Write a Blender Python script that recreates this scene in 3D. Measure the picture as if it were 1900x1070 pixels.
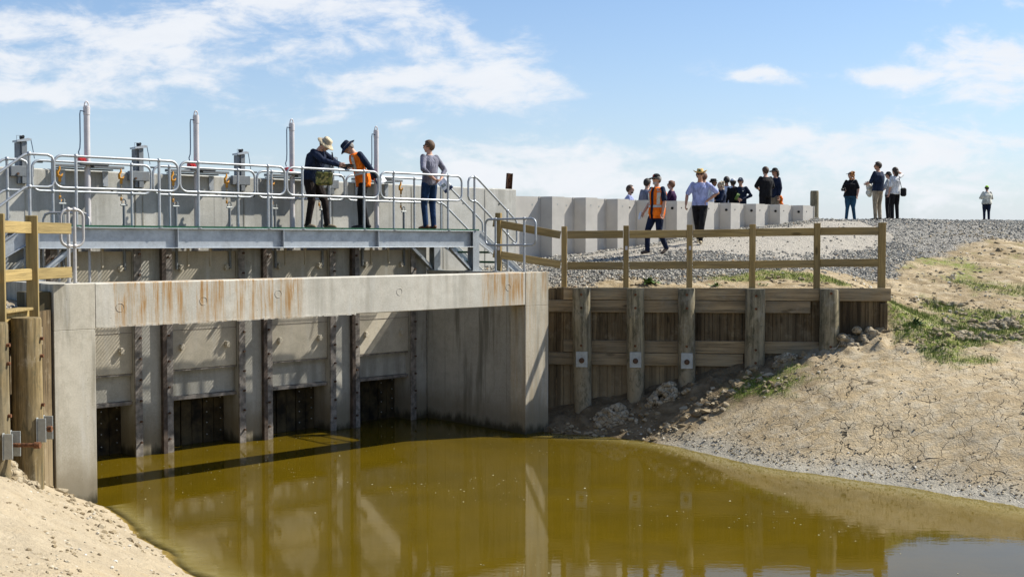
import bpy, bmesh, math, random
import numpy as np
from mathutils import Vector, Matrix, Euler
R = math.radians
random.seed(7)
C = bpy.context.scene.collection
SC = bpy.context.scene
for o in list(bpy.data.objects):
    bpy.data.objects.remove(o)

# ---------------------------------------------------------------- camera
EYE = 3.73                      # eye height above the pond
cam_d = bpy.data.cameras.new('camera')
cam_d.sensor_width = 36.0
cam_d.lens = 36.0 * 2190 / 1900
cam_d.clip_end = 3000
cam = bpy.data.objects.new('camera', cam_d); C.objects.link(cam)
PITCH = math.atan(85 / 2190)
cam.location = (0, 0, EYE)
cam.rotation_euler = (math.pi / 2 - PITCH, 0, 0)
SC.camera = cam

# ---------------------------------------------------------------- sun, sky
SUN_EL = R(46); SUN_A = R(20)    # A: angle from +X towards +Y
S = Vector((math.cos(SUN_A) * math.cos(SUN_EL), math.sin(SUN_A) * math.cos(SUN_EL), math.sin(SUN_EL)))
sun_d = bpy.data.lights.new('sun', 'SUN'); sun_d.energy = 5.0; sun_d.angle = R(0.53); sun_d.color = (1.0, 0.96, 0.87)
sun = bpy.data.objects.new('sun', sun_d); C.objects.link(sun)
sun.rotation_euler = S.to_track_quat('Z', 'Y').to_euler(); sun.location = (20, 10, 30)
W = bpy.data.worlds.new('World'); SC.world = W; W.use_nodes = True

def build_world():
    nt = W.node_tree; nt.nodes.clear(); N = nt.nodes; L = nt.links
    def mth(op, a, b=None, c=None, clamp=False):
        n = N.new('ShaderNodeMath'); n.operation = op; n.use_clamp = clamp
        for i, v in enumerate((a, b, c)):
            if v is None: continue
            if isinstance(v, (int, float)): n.inputs[i].default_value = v
            else: L.new(v, n.inputs[i])
        return n.outputs[0]
    sky = N.new('ShaderNodeTexSky'); sky.sky_type = 'NISHITA'; sky.sun_disc = False
    sky.sun_elevation = SUN_EL; sky.sun_rotation = math.pi / 2 - SUN_A
    sky.air_density = 1.0; sky.dust_density = 0.6; sky.ozone_density = 2.5; sky.altitude = 0
    tc = N.new('ShaderNodeTexCoord'); sp = N.new('ShaderNodeSeparateXYZ'); L.new(tc.outputs['Generated'], sp.inputs[0])
    ay = mth('MAXIMUM', mth('ABSOLUTE', sp.outputs[1]), 0.12)
    u = mth('DIVIDE', sp.outputs[0], ay); v = mth('DIVIDE', sp.outputs[2], ay)
    # noise fields: clouds seen edge-on are stretched sideways
    def noise(su, sv, det, rough, off, dist=0.0):
        cb = N.new('ShaderNodeCombineXYZ'); L.new(mth('MULTIPLY', u, su), cb.inputs[0]); L.new(mth('MULTIPLY', v, sv), cb.inputs[1]); cb.inputs[2].default_value = off
        n = N.new('ShaderNodeTexNoise'); n.inputs['Scale'].default_value = 1; n.inputs['Detail'].default_value = det
        n.inputs['Roughness'].default_value = rough; n.inputs['Distortion'].default_value = dist
        L.new(cb.outputs[0], n.inputs['Vector']); return n.outputs[0]
    n1 = noise(10, 26, 7, 0.58, 1.3, 0.5)
    n2 = noise(30, 62, 7, 0.64, 7.7, 0.3)
    n3 = noise(2.2, 11, 5, 0.5, 3.1, 0.2)
    # cloud banks: (px, py, half width, half height, density), as directions in the sky
    banks = [(90, 150, 200, 60, .7), (300, 130, 260, 55, .5), (110, 110, 230, 62, 1.15), (380, 95, 210, 40, .95), (60, 60, 120, 40, .55), (560, 20, 260, 38, 1.25), (330, 0, 160, 30, .6),
             (240, 75, 200, 30, .6), (700, 60, 90, 40, .5), (800, 90, 130, 34, 1.0), (885, 130, 70, 34, .8), (700, 150, 120, 22, .8), (890, 165, 130, 30, 1.2),
             (610, 180, 120, 30, .6), (640, 205, 150, 30, .85), (90, 160, 120, 22, .55), (220, 197, 60, 10, .5), (560, 160, 90, 16, .4),
             (1050, 45, 30, 18, .55), (975, 70, 40, 20, .5), (1410, 140, 72, 17, 1.15), (1385, 146, 50, 10, .7), (1622, 147, 60, 14, 1.1), (1820, 118, 130, 30, 1.05), (1860, 100, 90, 40, .9), (1825, 175, 110, 26, 1.15),
             (1790, 3, 150, 12, 1.0), (1750, 60, 90, 18, .3), (1880, 155, 80, 40, .8), (1500, 262, 420, 34, .75), (1200, 300, 420, 42, .8), (1700, 310, 460, 60, .85), (1300, 340, 600, 50, .75), (1000, 330, 200, 30, .5)]
    acc = None
    for (px, py, hw, hh, d) in banks:
        a = mth('MULTIPLY', mth('SUBTRACT', u, (px - 950) / 2190), 2190 / hw)
        b = mth('MULTIPLY', mth('SUBTRACT', v, (450 - py) / 2190), 2190 / hh)
        r2 = mth('ADD', mth('MULTIPLY', a, a), mth('MULTIPLY', b, b))
        g = mth('MULTIPLY', mth('EXPONENT', mth('MULTIPLY', r2, -0.75)), d)
        acc = g if acc is None else mth('ADD', acc, g)
    nn = mth('ADD', mth('MULTIPLY', n1, 0.64), mth('MULTIPLY', n2, 0.36))
    # above the picture the sky carries scattered cloud of its own
    high = mth('MULTIPLY', mth('SUBTRACT', v, 0.22, clamp=True), 3.0, clamp=True)
    acc = mth('ADD', mth('MINIMUM', acc, 1.3), mth('MULTIPLY', high, mth('MULTIPLY', n3, 0.8)))
    dens = mth('SUBTRACT', mth('ADD', mth('MULTIPLY', acc, 0.70), mth('MULTIPLY', mth('SUBTRACT', nn, 0.5), 4.6)), 0.21)
    ss = N.new('ShaderNodeMapRange'); ss.interpolation_type = 'SMOOTHERSTEP'; L.new(dens, ss.inputs[0])
    ss.inputs[1].default_value = 0.0; ss.inputs[2].default_value = 1.15
    gate = mth('MULTIPLY', acc, 3.0, clamp=True)
    mask = mth('MULTIPLY', mth('MULTIPLY', ss.outputs[0], gate), 0.93)
    # haze towards the horizon
    hz = mth('EXPONENT', mth('MULTIPLY', mth('MAXIMUM', v, 0.0), -10.5))
    hz = mth('MULTIPLY', hz, 0.9)
    def mix(f, a, b):
        m = N.new('ShaderNodeMix'); m.data_type = 'RGBA'; L.new(f, m.inputs[0])
        L.new(a, m.inputs[6]) if not isinstance(a, tuple) else setattr(m.inputs[6], 'default_value', a)
        L.new(b, m.inputs[7]) if not isinstance(b, tuple) else setattr(m.inputs[7], 'default_value', b)
        return m.outputs[2]
    k = SKY_K
    tint = N.new('ShaderNodeMix'); tint.data_type = 'RGBA'; tint.blend_type = 'MULTIPLY'; tint.inputs[0].default_value = 1; L.new(sky.outputs[0], tint.inputs[6]); tint.inputs[7].default_value = (.97, 1.09, 1.22, 1)
    c = mix(hz, tint.outputs[2], (5.75 * k, 6.2 * k, 6.95 * k, 1))
    cb_shade = mix(mth('MULTIPLY', n2, 0.9, clamp=True), (7.9 * k, 8.0 * k, 8.2 * k, 1), (6.6 * k, 6.95 * k, 7.5 * k, 1))
    c = mix(mask, c, cb_shade)
    # below the horizon: dull earth
    bl = mth('GREATER_THAN', -0.002, v)
    c = mix(bl, c, (1.9 * k, 1.8 * k, 1.5 * k, 1))
    bg = N.new('ShaderNodeBackground'); bg.inputs[1].default_value = 0.078; L.new(c, bg.inputs[0])
    out = N.new('ShaderNodeOutputWorld'); L.new(bg.outputs[0], out.inputs[0])
SKY_K = 1.0
build_world()
SC.view_settings.view_transform = 'Standard'; SC.view_settings.look = 'None'
SC.view_settings.exposure = 0.66; SC.view_settings.gamma = 1.0
SC.view_settings.use_curve_mapping = False
SC.cycles.max_bounces = 6; SC.cycles.transparent_max_bounces = 12
SC.cycles.caustics_reflective = False; SC.cycles.caustics_refractive = False

# ---------------------------------------------------------------- frames of reference
UX, UY = 0.7166, 0.6975           # direction of the gate wall
OX, OY = -6.38, 16.40             # left front corner of the portal, at water level z = 0
UANG = math.atan2(UY, UX)
def Lw(s, w, z=0.0):              # local (along the gate wall, behind the portal face, up) -> world
    return Vector((OX + UX * s - UY * w, OY + UY * s + UX * w, z))
def onw(px, w):                   # where the photo column px meets the vertical plane w
    k = (px - 950) / 2190
    ax, ay = OX - UY * w, OY + UX * w
    return (k * ay - ax) / (UX - UY * k)
def zat(py, Y): return EYE - (py - 450) * Y / 2190
def xat(px, Y): return (px - 950) / 2190 * Y

# ---------------------------------------------------------------- objects
def setp(o, label=None, cat=None, group=None, kind=None):
    if label: o['label'] = label
    if cat: o['category'] = cat
    if group: o['group'] = group
    if kind: o['kind'] = kind
    return o
def thing(name, label, cat, loc=(0, 0, 0), rz=0.0, group=None):
    o = bpy.data.objects.new(name, None); C.objects.link(o)
    o.empty_display_size = 0.1
    o.location = loc; o.rotation_euler = (0, 0, rz)
    return setp(o, label, cat, group)
def dup(o, parent=None):
    c = o.copy(); C.objects.link(c); c.parent = parent
    for ch in list(o.children): dup(ch, c)
    return c

class MB:
    """collects geometry for ONE mesh object"""
    def __init__(s): s.v = []; s.f = []; s.sm = []; s.mi = []; s.cur = 0; s.pc = [(0, 0)]
    def mark(s): s.pc.append((len(s.v), len(s.f))); return s
    def compact(s):
        """drop vertices no face uses"""
        u = sorted({i for f in s.f for i in f}); r = {a: b for b, a in enumerate(u)}; s.v = [s.v[i] for i in u]; s.f = [[r[i] for i in f] for f in s.f]; return s
    def build_each(s, name, mats, parent=None):
        """one object for every box, bar or ball collected"""
        res = []
        for (v0, f0), (v1, f1) in zip(s.pc[:-1], s.pc[1:]):
            m = MB(); m.v = s.v[v0:v1]; m.f = [[i - v0 for i in f] for f in s.f[f0:f1]]; m.sm = s.sm[f0:f1]; m.mi = s.mi[f0:f1]; res.append(m.build(name, mats, parent))
        return res
    def add(s, vs, fs, smooth=False, M=None):
        b = len(s.v)
        if M is not None: vs = [M @ Vector(v) for v in vs]
        s.v += [tuple(v) for v in vs]
        for f in fs: s.f.append([i + b for i in f]); s.sm.append(smooth); s.mi.append(s.cur)
        return s
    def box(s, x0, x1, y0, y1, z0, z1, c=0.0, M=None):
        if x0 > x1: x0, x1 = x1, x0
        if y0 > y1: y0, y1 = y1, y0
        if z0 > z1: z0, z1 = z1, z0
        X, Y, Z = (x0, x1), (y0, y1), (z0, z1)
        if c <= 0:
            vs = [(X[i], Y[j], Z[k]) for i in (0, 1) for j in (0, 1) for k in (0, 1)]
            fs = [(0, 1, 3, 2), (4, 6, 7, 5), (0, 4, 5, 1), (2, 3, 7, 6), (0, 2, 6, 4), (1, 5, 7, 3)]
            return s.add(vs, fs, M=M).mark()
        c = min(c, (x1 - x0) * .45, (y1 - y0) * .45, (z1 - z0) * .45)
        vs = []; idx = {}
        for i in (0, 1):
            for j in (0, 1):
                for k in (0, 1):
                    sx, sy, sz = (1, -1)[i], (1, -1)[j], (1, -1)[k]
                    p = (X[i], Y[j], Z[k])
                    for a in range(3):
                        q = [p[0] + sx * c, p[1] + sy * c, p[2] + sz * c]; q[a] = p[a]
                        idx[(i, j, k, a)] = len(vs); vs.append(q)
        fs = []
        for a in range(3):
            b, d = [(1, 2), (0, 2), (0, 1)][a]
            for e in (0, 1):
                q = []
                for (m, n) in ((0, 0), (1, 0), (1, 1), (0, 1)):
                    t = [0, 0, 0]; t[a] = e; t[b] = m; t[d] = n; q.append(idx[(t[0], t[1], t[2], a)])
                fs.append(q)
        for a in range(3):
            b, d = [(1, 2), (0, 2), (0, 1)][a]
            for m in (0, 1):
                for n in (0, 1):
                    t0 = [0, 0, 0]; t0[b] = m; t0[d] = n; t1 = list(t0); t1[a] = 1
                    fs.append([idx[(*t0, b)], idx[(*t1, b)], idx[(*t1, d)], idx[(*t0, d)]])
        for i in (0, 1):
            for j in (0, 1):
                for k in (0, 1): fs.append([idx[(i, j, k, 0)], idx[(i, j, k, 1)], idx[(i, j, k, 2)]])
        return s.add(vs, fs, M=M).mark()
    def rings(s, rs, closed=False, cap=True, smooth=True, M=None):
        n = len(rs[0]); vs = [p for r in rs for p in r]; fs = []
        m = len(rs)
        for a in range(m if closed else m - 1):
            b = (a + 1) % m
            for i in range(n):
                j = (i + 1) % n; fs.append((a * n + i, a * n + j, b * n + j, b * n + i))
        s.add(vs, fs, smooth, M)
        if cap and not closed:
            s.add(rs[0], [tuple(range(n))[::-1]], False, M); s.add(rs[-1], [tuple(range(n))], False, M)
        return s
    def tube(s, pts, r, n=8, closed=False, cap=True, smooth=True, M=None, r2=None):
        pts = [Vector(p) for p in pts]; m = len(pts)
        rr = r if isinstance(r, (list, tuple)) else [r] * m
        rs = []; prev = None
        for i, p in enumerate(pts):
            if closed: t = pts[(i + 1) % m] - pts[(i - 1) % m]
            else: t = pts[min(i + 1, m - 1)] - pts[max(i - 1, 0)]
            t.normalize()
            if prev is None:
                a = Vector((0, 0, 1)) if abs(t.z) < .9 else Vector((1, 0, 0))
                e = t.cross(a).normalized()
            else:
                e = (prev - t * prev.dot(t)).normalized()
            prev = e; g = t.cross(e)
            rs.append([tuple(p + (e * math.cos(2 * math.pi * k / n) + g * math.sin(2 * math.pi * k / n)) * rr[i]) for k in range(n)])
        return s.rings(rs, closed, cap, smooth, M).mark()
    def cyl(s, a, b, r, n=12, r2=None, M=None): return s.tube([a, b], [r, r if r2 is None else r2], n, M=M)
    def ball(s, c, r, n=8, M=None, sc=(1, 1, 1)):
        c = Vector(c); m = max(4, n // 2 + 1); rs = []
        for i in range(1, m):
            th = math.pi * i / m
            rs.append([(c.x + r * sc[0] * math.sin(th) * math.cos(2 * math.pi * k / n), c.y + r * sc[1] * math.sin(th) * math.sin(2 * math.pi * k / n), c.z + r * sc[2] * math.cos(th)) for k in range(n)])
        vs = [p for q in rs for p in q] + [(c.x, c.y, c.z + r * sc[2]), (c.x, c.y, c.z - r * sc[2])]
        fs = []
        for a in range(len(rs) - 1):
            for i in range(n): fs.append((a * n + i, a * n + n + i, a * n + n + (i + 1) % n, a * n + (i + 1) % n))
        T = len(vs) - 2; B = T + 1; l = (len(rs) - 1) * n
        for i in range(n): fs.append((T, i, (i + 1) % n)); fs.append((B, l + (i + 1) % n, l + i))
        return s.add(vs, fs, True, M).mark()
    def prism(s, poly, h0, h1, axis=1, M=None):
        """extrude a closed 2-D outline along an axis"""
        def put(p, h):
            q = list(p); q.insert(axis, h); return tuple(q)
        n = len(poly); vs = [put(p, h0) for p in poly] + [put(p, h1) for p in poly]
        fs = [tuple(range(n)), tuple(range(2 * n - 1, n - 1, -1))] + [(i, i + n, (i + 1) % n + n, (i + 1) % n) for i in range(n)]
        return s.add(vs, fs, M=M)
    def build(s, name, mats, parent=None, recalc=True, **kw):
        me = bpy.data.meshes.new(name); me.from_pydata(s.v, [], s.f)
        if not isinstance(mats, (list, tuple)): mats = [mats]
        for m in mats: me.materials.append(m)
        me.polygons.foreach_set('use_smooth', s.sm); me.polygons.foreach_set('material_index', s.mi)
        me.update()
        if recalc:
            bm = bmesh.new(); bm.from_mesh(me); bmesh.ops.recalc_face_normals(bm, faces=bm.faces[:]); bm.to_mesh(me); bm.free()
        o = bpy.data.objects.new(name, me); C.objects.link(o)
        if parent: o.parent = parent
        return setp(o, **kw)

# ---------------------------------------------------------------- materials
class NT:
    def __init__(s, name):
        s.m = bpy.data.materials.new(name); s.m.use_nodes = True; s.t = s.m.node_tree
        s.N = s.t.nodes; s.L = s.t.links; s.b = s.N['Principled BSDF']; s.b.inputs['Specular IOR Level'].default_value = 0.3
        s.tc = s.N.new('ShaderNodeTexCoord'); s.oi = None
    def link(s, a, b): s.L.new(a, b)
    def val(s, inp, v):
        if isinstance(v, (int, float)): inp.default_value = v
        elif isinstance(v, (tuple, list)): inp.default_value = (*v, 1) if len(v) == 3 and len(inp.default_value) == 4 else v
        else: s.L.new(v, inp)
    def math(s, op, a, b=None, c=None, clamp=False):
        n = s.N.new('ShaderNodeMath'); n.operation = op; n.use_clamp = clamp
        for i, v in enumerate((a, b, c)):
            if v is not None: s.val(n.inputs[i], v)
        return n.outputs[0]
    def coord(s, scale=(1, 1, 1), obj=True, rand=0.0, loc=(0, 0, 0)):
        src = s.tc.outputs['Object'] if obj else s.geo()
        if rand:
            if s.oi is None: s.oi = s.N.new('ShaderNodeObjectInfo')
            a = s.N.new('ShaderNodeVectorMath'); a.operation = 'ADD'; s.L.new(src, a.inputs[0])
            q = s.N.new('ShaderNodeVectorMath'); q.operation = 'SCALE'; q.inputs[0].default_value = (3.1, 7.7, 5.3); s.L.new(s.math('MULTIPLY', s.oi.outputs['Random'], rand), q.inputs[3])
            s.L.new(q.outputs[0], a.inputs[1]); src = a.outputs[0]
        mp = s.N.new('ShaderNodeMapping'); mp.inputs['Scale'].default_value = scale; mp.inputs['Location'].default_value = loc
        s.L.new(src, mp.inputs[0]); return mp.outputs[0]
    def geo(s):
        g = s.N.new('ShaderNodeNewGeometry'); return g.outputs['Position']
    def noise(s, vec, scale=1, det=4, rough=.5, dist=0):
        n = s.N.new('ShaderNodeTexNoise'); s.L.new(vec, n.inputs['Vector'])
        n.inputs['Scale'].default_value = scale; n.inputs['Detail'].default_value = det; n.inputs['Roughness'].default_value = rough; n.inputs['Distortion'].default_value = dist
        return n.outputs[0]
    def voro(s, vec, scale=1, feature='F1', rnd=1.0, out='Distance'):
        n = s.N.new('ShaderNodeTexVoronoi'); n.feature = feature; s.L.new(vec, n.inputs['Vector']); n.inputs['Scale'].default_value = scale; n.inputs['Randomness'].default_value = rnd
        return n.outputs[out]
    def ramp(s, f, lo, hi, a=0.0, b=1.0, smooth=True):
        n = s.N.new('ShaderNodeMapRange'); n.interpolation_type = 'SMOOTHSTEP' if smooth else 'LINEAR'
        s.val(n.inputs[0], f); n.inputs[1].default_value = lo; n.inputs[2].default_value = hi; n.inputs[3].default_value = a; n.inputs[4].default_value = b
        return n.outputs[0]
    def mix(s, f, a, b, mode='MIX'):
        n = s.N.new('ShaderNodeMix'); n.data_type = 'RGBA'; n.blend_type = mode
        s.val(n.inputs[0], f); s.val(n.inputs[6], a); s.val(n.inputs[7], b); return n.outputs[2]
    def sep(s, v):
        n = s.N.new('ShaderNodeSeparateXYZ'); s.L.new(v, n.inputs[0]); return n.outputs
    def attr(s, name):
        n = s.N.new('ShaderNodeAttribute'); n.attribute_name = name; return n
    def bump(s, h, st=.3, d=.01):
        n = s.N.new('ShaderNodeBump'); n.inputs['Strength'].default_value = st; n.inputs['Distance'].default_value = d; s.L.new(h, n.inputs['Height']); s.L.new(n.outputs[0], s.b.inputs['Normal']); return n
    def out(s, col=None, rough=None, metal=None, spec=None):
        if col is not None: s.val(s.b.inputs['Base Color'], col)
        if rough is not None: s.val(s.b.inputs['Roughness'], rough)
        if metal is not None: s.val(s.b.inputs['Metallic'], metal)
        if spec is not None: s.val(s.b.inputs['Specular IOR Level'], spec)
        return s.m

def mat_plain(name, col, rough=.7, metal=0.0, var=.12, sc=6, spec=None, bump=0.0):
    t = NT(name); n = t.noise(t.coord(rand=1), sc, 4, .6)
    c2 = tuple(max(0, c * (1 - var * 2)) for c in col); c1 = tuple(c * (1 + var) for c in col)
    if bump: t.bump(t.noise(t.coord(), sc * 2.5, 3), bump, .02)
    return t.out(t.mix(t.ramp(n, .3, .7), c1, c2), rough, metal, spec)

def mat_concrete(name, base=(.40, .375, .32), rust=0.0, lines=0.0, wet=0.0, holes=1.0, seed=0.0, dirt=.5):
    t = NT(name); o = t.coord(loc=(seed, seed, 0)); x, y, z = t.sep(t.tc.outputs['Object'])
    big = t.noise(o, .9, 5, .6); mid = t.noise(o, 5, 6, .65); fine = t.noise(o, 38, 4, .7)
    c = t.mix(t.ramp(big, .3, .7), base, tuple(b * .74 for b in base))
    c = t.mix(t.ramp(t.noise(t.coord((1.2, 1.2, .9), loc=(seed, 4, 3)), 1.7, 6, .75, .4), .5, .66, 0, .4), c, tuple(b * k for b, k in zip(base, (.55, .54, .5))))
    c = t.mix(t.ramp(mid, .38, .7, 0, .55), c, tuple(b * k for b, k in zip(base, (.66, .65, .62))))
    c = t.mix(t.ramp(fine, .35, .75, 0, .32), c, tuple(b * 1.35 for b in base))
    # vertical washes of grey and pale lime
    st = t.noise(t.coord((3.2, 3.2, .28), loc=(seed, 2, 0)), 1.3, 5, .6)
    c = t.mix(t.ramp(st, .46, .64, 0, dirt), c, (base[0] * .42, base[1] * .415, base[2] * .39))
    st2 = t.noise(t.coord((5.2, 5.2, .5), loc=(seed + 9, 2, 0)), 1.3, 4, .6)
    c = t.mix(t.ramp(st2, .55, .75, 0, .5), c, (.56, .545, .50))
    if lines:    # seams of the shuttering boards
        w = t.math('PINGPONG', t.math('ADD', x, y), lines / 2)
        ln = t.ramp(w, 0.0, .022, 1, 0)
        ln = t.math('MULTIPLY', ln, t.ramp(t.noise(t.coord((2, 2, .6)), 2, 3), .35, .6))
        c = t.mix(t.math('MULTIPLY', ln, .55), c, tuple(b * .4 for b in base))
    if rust:
        r1 = t.noise(t.coord((4.6, 4.6, .22), loc=(1.7, 0, 0)), 2.1, 8, .78, .15)
        xx = t.math('ADD', x, t.math('MULTIPLY', y, .0))
        patch = t.math('MULTIPLY', t.ramp(xx, .7, 1.0), t.ramp(xx, 4.6, 3.7))
        patch = t.math('MAXIMUM', patch, t.math('MULTIPLY', t.ramp(xx, 7.9, 8.3), .9))
        patch = t.math('MAXIMUM', t.math('MULTIPLY', patch, .8), .30)
        rr = t.math('MULTIPLY', t.ramp(r1, .47, .60), t.ramp(patch, .25, .75), clamp=True)
        drip = t.math('ADD', z, t.math('MULTIPLY', t.noise(t.coord((9, 9, .02)), 1, 4, .7), 1.5))
        rr = t.math('MULTIPLY', rr, t.ramp(drip, 3.28, 3.55, .12, 1))
        r2 = t.math('MULTIPLY', rr, t.ramp(t.noise(t.coord((3, 3, 1.2)), 2, 4), .25, .6))
        c = t.mix(t.math('MULTIPLY', r2, rust * .9), c, t.mix(t.ramp(r1, .52, .68), (.36, .20, .07), (.17, .065, .022)))
        c = t.mix(t.math('MULTIPLY', t.math('MULTIPLY', t.ramp(r1, .40, .6), t.ramp(patch, .2, .7)), rust * .36), c, (.42, .27, .12))
    if wet:      # tide mark and slime near the water
        wn = t.math('ADD', z, t.math('MULTIPLY', t.math('SUBTRACT', t.noise(t.coord((2.5, 2.5, .6)), 1.5, 5, .7), .5), .55))
        g = t.sep(t.geo())[2]
        wn = t.math('ADD', g, t.math('MULTIPLY', t.math('SUBTRACT', t.noise(t.coord((2.5, 2.5, .8)), 1.5, 5, .7), .5), .5))
        c = t.mix(t.ramp(wn, .95, .25, 0, wet), c, (.20, .165, .105))
        c = t.mix(t.ramp(wn, .22, .02, 0, min(1, wet * 1.6)), c, (.055, .048, .028))
    hb = t.voro(t.coord(loc=(seed, 0, 0)), 9)
    hm = t.math('MULTIPLY', t.ramp(hb, .035, .075, 1, 0), holes)
    hsel = t.ramp(t.noise(o, 3.1, 2), .5, .55)
    hm = t.math('MULTIPLY', hm, hsel)
    c = t.mix(hm, c, tuple(b * .3 for b in base))
    t.bump(t.math('SUBTRACT', t.math('ADD', t.math('MULTIPLY', mid, .5), t.math('MULTIPLY', fine, .25)), hm), .35, .012)
    return t.out(c, .88, 0, .2)

def mat_wood(name, base=(.26, .175, .075), axis='X', grey=.35, dark=.5, seed=0.0, mud=0.0, cell=0.0, mott=0.0):
    t = NT(name); sc = {'X': (.35, 6, 6), 'Z': (6, 6, .35), 'Y': (6, .35, 6)}[axis]
    v = t.coord(sc, rand=4, loc=(seed, 0, 0)); g = t.noise(v, 3.2, 7, .65, .35); gf = t.noise(v, 14, 4, .6)
    big = t.noise(t.coord(rand=4), 1.3, 4, .6)
    c = t.mix(t.ramp(g, .3, .72), tuple(b * 1.2 for b in base), tuple(b * (1 - dark) for b in base))
    c = t.mix(t.ramp(gf, .5, .75, 0, .35), c, tuple(b * .45 for b in base))
    c = t.mix(t.ramp(big, .4, .72, 0, grey), c, (.235, .215, .165))
    kn = t.voro(t.coord({'X': (.6, 2, 2), 'Z': (2, 2, .6), 'Y': (2, .6, 2)}[axis], rand=4), 1.6)
    km = t.ramp(kn, .05, .13, .8, 0); c = t.mix(km, c, tuple(b * .28 for b in base))
    if t.oi is None: t.oi = t.N.new('ShaderNodeObjectInfo')
    c = t.mix(1.0, c, t.mix(t.oi.outputs['Random'], (.8, .8, .8), (1.15, 1.12, 1.05)), 'MULTIPLY')
    if mud:
        z = t.sep(t.geo())[2]; zz = t.math('ADD', z, t.math('MULTIPLY', t.noise(t.coord(), 4, 5, .7), 1.6))
        c = t.mix(t.ramp(zz, 2.9, 1.4, 0, mud), c, (.30, .25, .165))
        pt = t.noise(t.coord(rand=2), 3.2, 6, .7); c = t.mix(t.ramp(pt, .52, .66, 0, .5 * mud), c, (.34, .31, .24))
    if cell:
        wn = t.N.new('ShaderNodeTexWhiteNoise'); wn.noise_dimensions = '1D'; t.L.new(t.math('FLOOR', t.math('DIVIDE', t.sep(t.tc.outputs['Object'])[0], cell)), wn.inputs['W'])
        c = t.mix(1.0, c, t.mix(wn.outputs['Value'], (.55, .5, .45), (1.5, 1.4, 1.25)), 'MULTIPLY')
    if mott:
        m1 = t.noise(t.coord((1.6, 1.6, .7), rand=3), 4.5, 7, .75, .5); c = t.mix(t.ramp(m1, .48, .64, 0, mott), c, (.075, .07, .04)); c = t.mix(t.ramp(m1, .44, .3, 0, mott * .6), c, (.42, .37, .27))
    t.bump(t.math('ADD', g, t.math('MULTIPLY', gf, .4)), .6, .015)
    return t.out(c, .82, 0, .2)

def mat_galv(name, base=(.42, .445, .465), rough=.5, metal=.55, sc=14):
    t = NT(name); n = t.voro(t.coord(rand=2), sc * 2, out='Color'); n2 = t.noise(t.coord(rand=2), sc * .4, 5, .6)
    c = t.mix(t.ramp(n2, .3, .7), base, tuple(b * .78 for b in base)); sp = t.sep(n)[0]
    c = t.mix(t.math('MULTIPLY', sp, .25), c, tuple(min(1, b * 1.35) for b in base))
    g = t.noise(t.coord((2, 2, .5), rand=2), 2.5, 5, .7); c = t.mix(t.ramp(g, .55, .75, 0, .3), c, (.22, .2, .17))
    return t.out(c, t.ramp(n2, .2, .8, rough * .85, min(1, rough * 1.2)), metal, .5)

M = {}
M['conc'] = mat_concrete('concrete', rust=.12, lines=0, wet=.5, seed=2)
M['conc_beam'] = mat_concrete('concrete_rust_streaked', (.58, .55, .475), rust=1.35, wet=0, seed=5, dirt=.35)
M['conc_col'] = mat_concrete('concrete_column', (.54, .50, .41), rust=.7, wet=.8, seed=8, dirt=.65)
M['conc_side'] = mat_concrete('concrete_board_marked', (.47, .445, .385), rust=0, lines=.62, wet=.7, seed=12, dirt=1.0)
M['conc_pier'] = mat_concrete('concrete_pier', (.45, .43, .375), rust=0, wet=.8, seed=15, dirt=.5)
M['conc_wall'] = mat_concrete('concrete_wall', (.53, .515, .465), rust=0, lines=1.15, wet=0, seed=22, dirt=.35)
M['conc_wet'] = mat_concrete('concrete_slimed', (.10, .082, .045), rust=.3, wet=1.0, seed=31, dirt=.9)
M['leaf'] = mat_concrete('gate_leaf_cream', (.58, .52, .41), rust=.0, wet=0, holes=.1, seed=3, dirt=.12)
M['frp'] = mat_plain('stained_steel_strip', (.27, .24, .21), .6, .2, .25, 9)
M['frp_dk'] = mat_plain('dark_stained_channel', (.10, .075, .06), .6, .2, .25, 9)
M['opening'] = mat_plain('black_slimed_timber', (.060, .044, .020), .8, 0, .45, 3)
M['steel'] = mat_galv('galvanised_steel')
M['steel_dk'] = mat_galv('weathered_galvanised_steel', (.20, .215, .225), .6, .35)
M['rail'] = mat_galv('galvanised_handrail_tube', (.40, .42, .435), .48, .5, 22)
M['railn'] = mat_galv('dull_galvanised_tube', (.46, .44, .42), .55, .4, 22)
M['green'] = mat_plain('green_grating', (.012, .085, .045), .55)
M['cyl'] = mat_plain('painted_cylinder_cream', (.56, .53, .53), .42, .1, .05, 4)
M['red'] = mat_plain('red_valve', (.55, .035, .035), .4)
M['hose'] = mat_plain('blue_grey_hose', (.06, .09, .14), .5)
M['black'] = mat_plain('black_rubber', (.02, .02, .022), .6)
M['orange_hook'] = mat_plain('orange_painted_hook', (.62, .28, .03), .5)
M['chain'] = mat_plain('brassy_chain', (.42, .34, .2), .4, .7)
M['rust'] = mat_plain('rusty_steel', (.17, .075, .035), .85, .2, .35, 22, bump=.3)
M['bolt'] = mat_plain('bolt_rust', (.12, .07, .045), .7, .4)
M['sheet'] = mat_plain('sheet_pile_vinyl', (.50, .47, .42), .6, 0, .04, 3, bump=.05)
M['hole'] = mat_plain('dark_hole', (.015, .015, .015), .9)
M['wood'] = mat_wood('treated_pine_rail', (.34, .245, .105), 'X', grey=.25, dark=.35)
M['woodz'] = mat_wood('treated_pine_post', (.33, .235, .10), 'Z', grey=.3, dark=.35)
M['woody'] = mat_wood('treated_pine_bright', (.33, .245, .105), 'X', grey=.08, dark=.3)
M['woodyz'] = mat_wood('treated_pine_bright_post', (.33, .245, .105), 'Z', grey=.08, dark=.3)
M['waler'] = mat_wood('weathered_waler', (.37, .275, .16), 'X', grey=.6, dark=.6, mud=.5)
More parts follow.
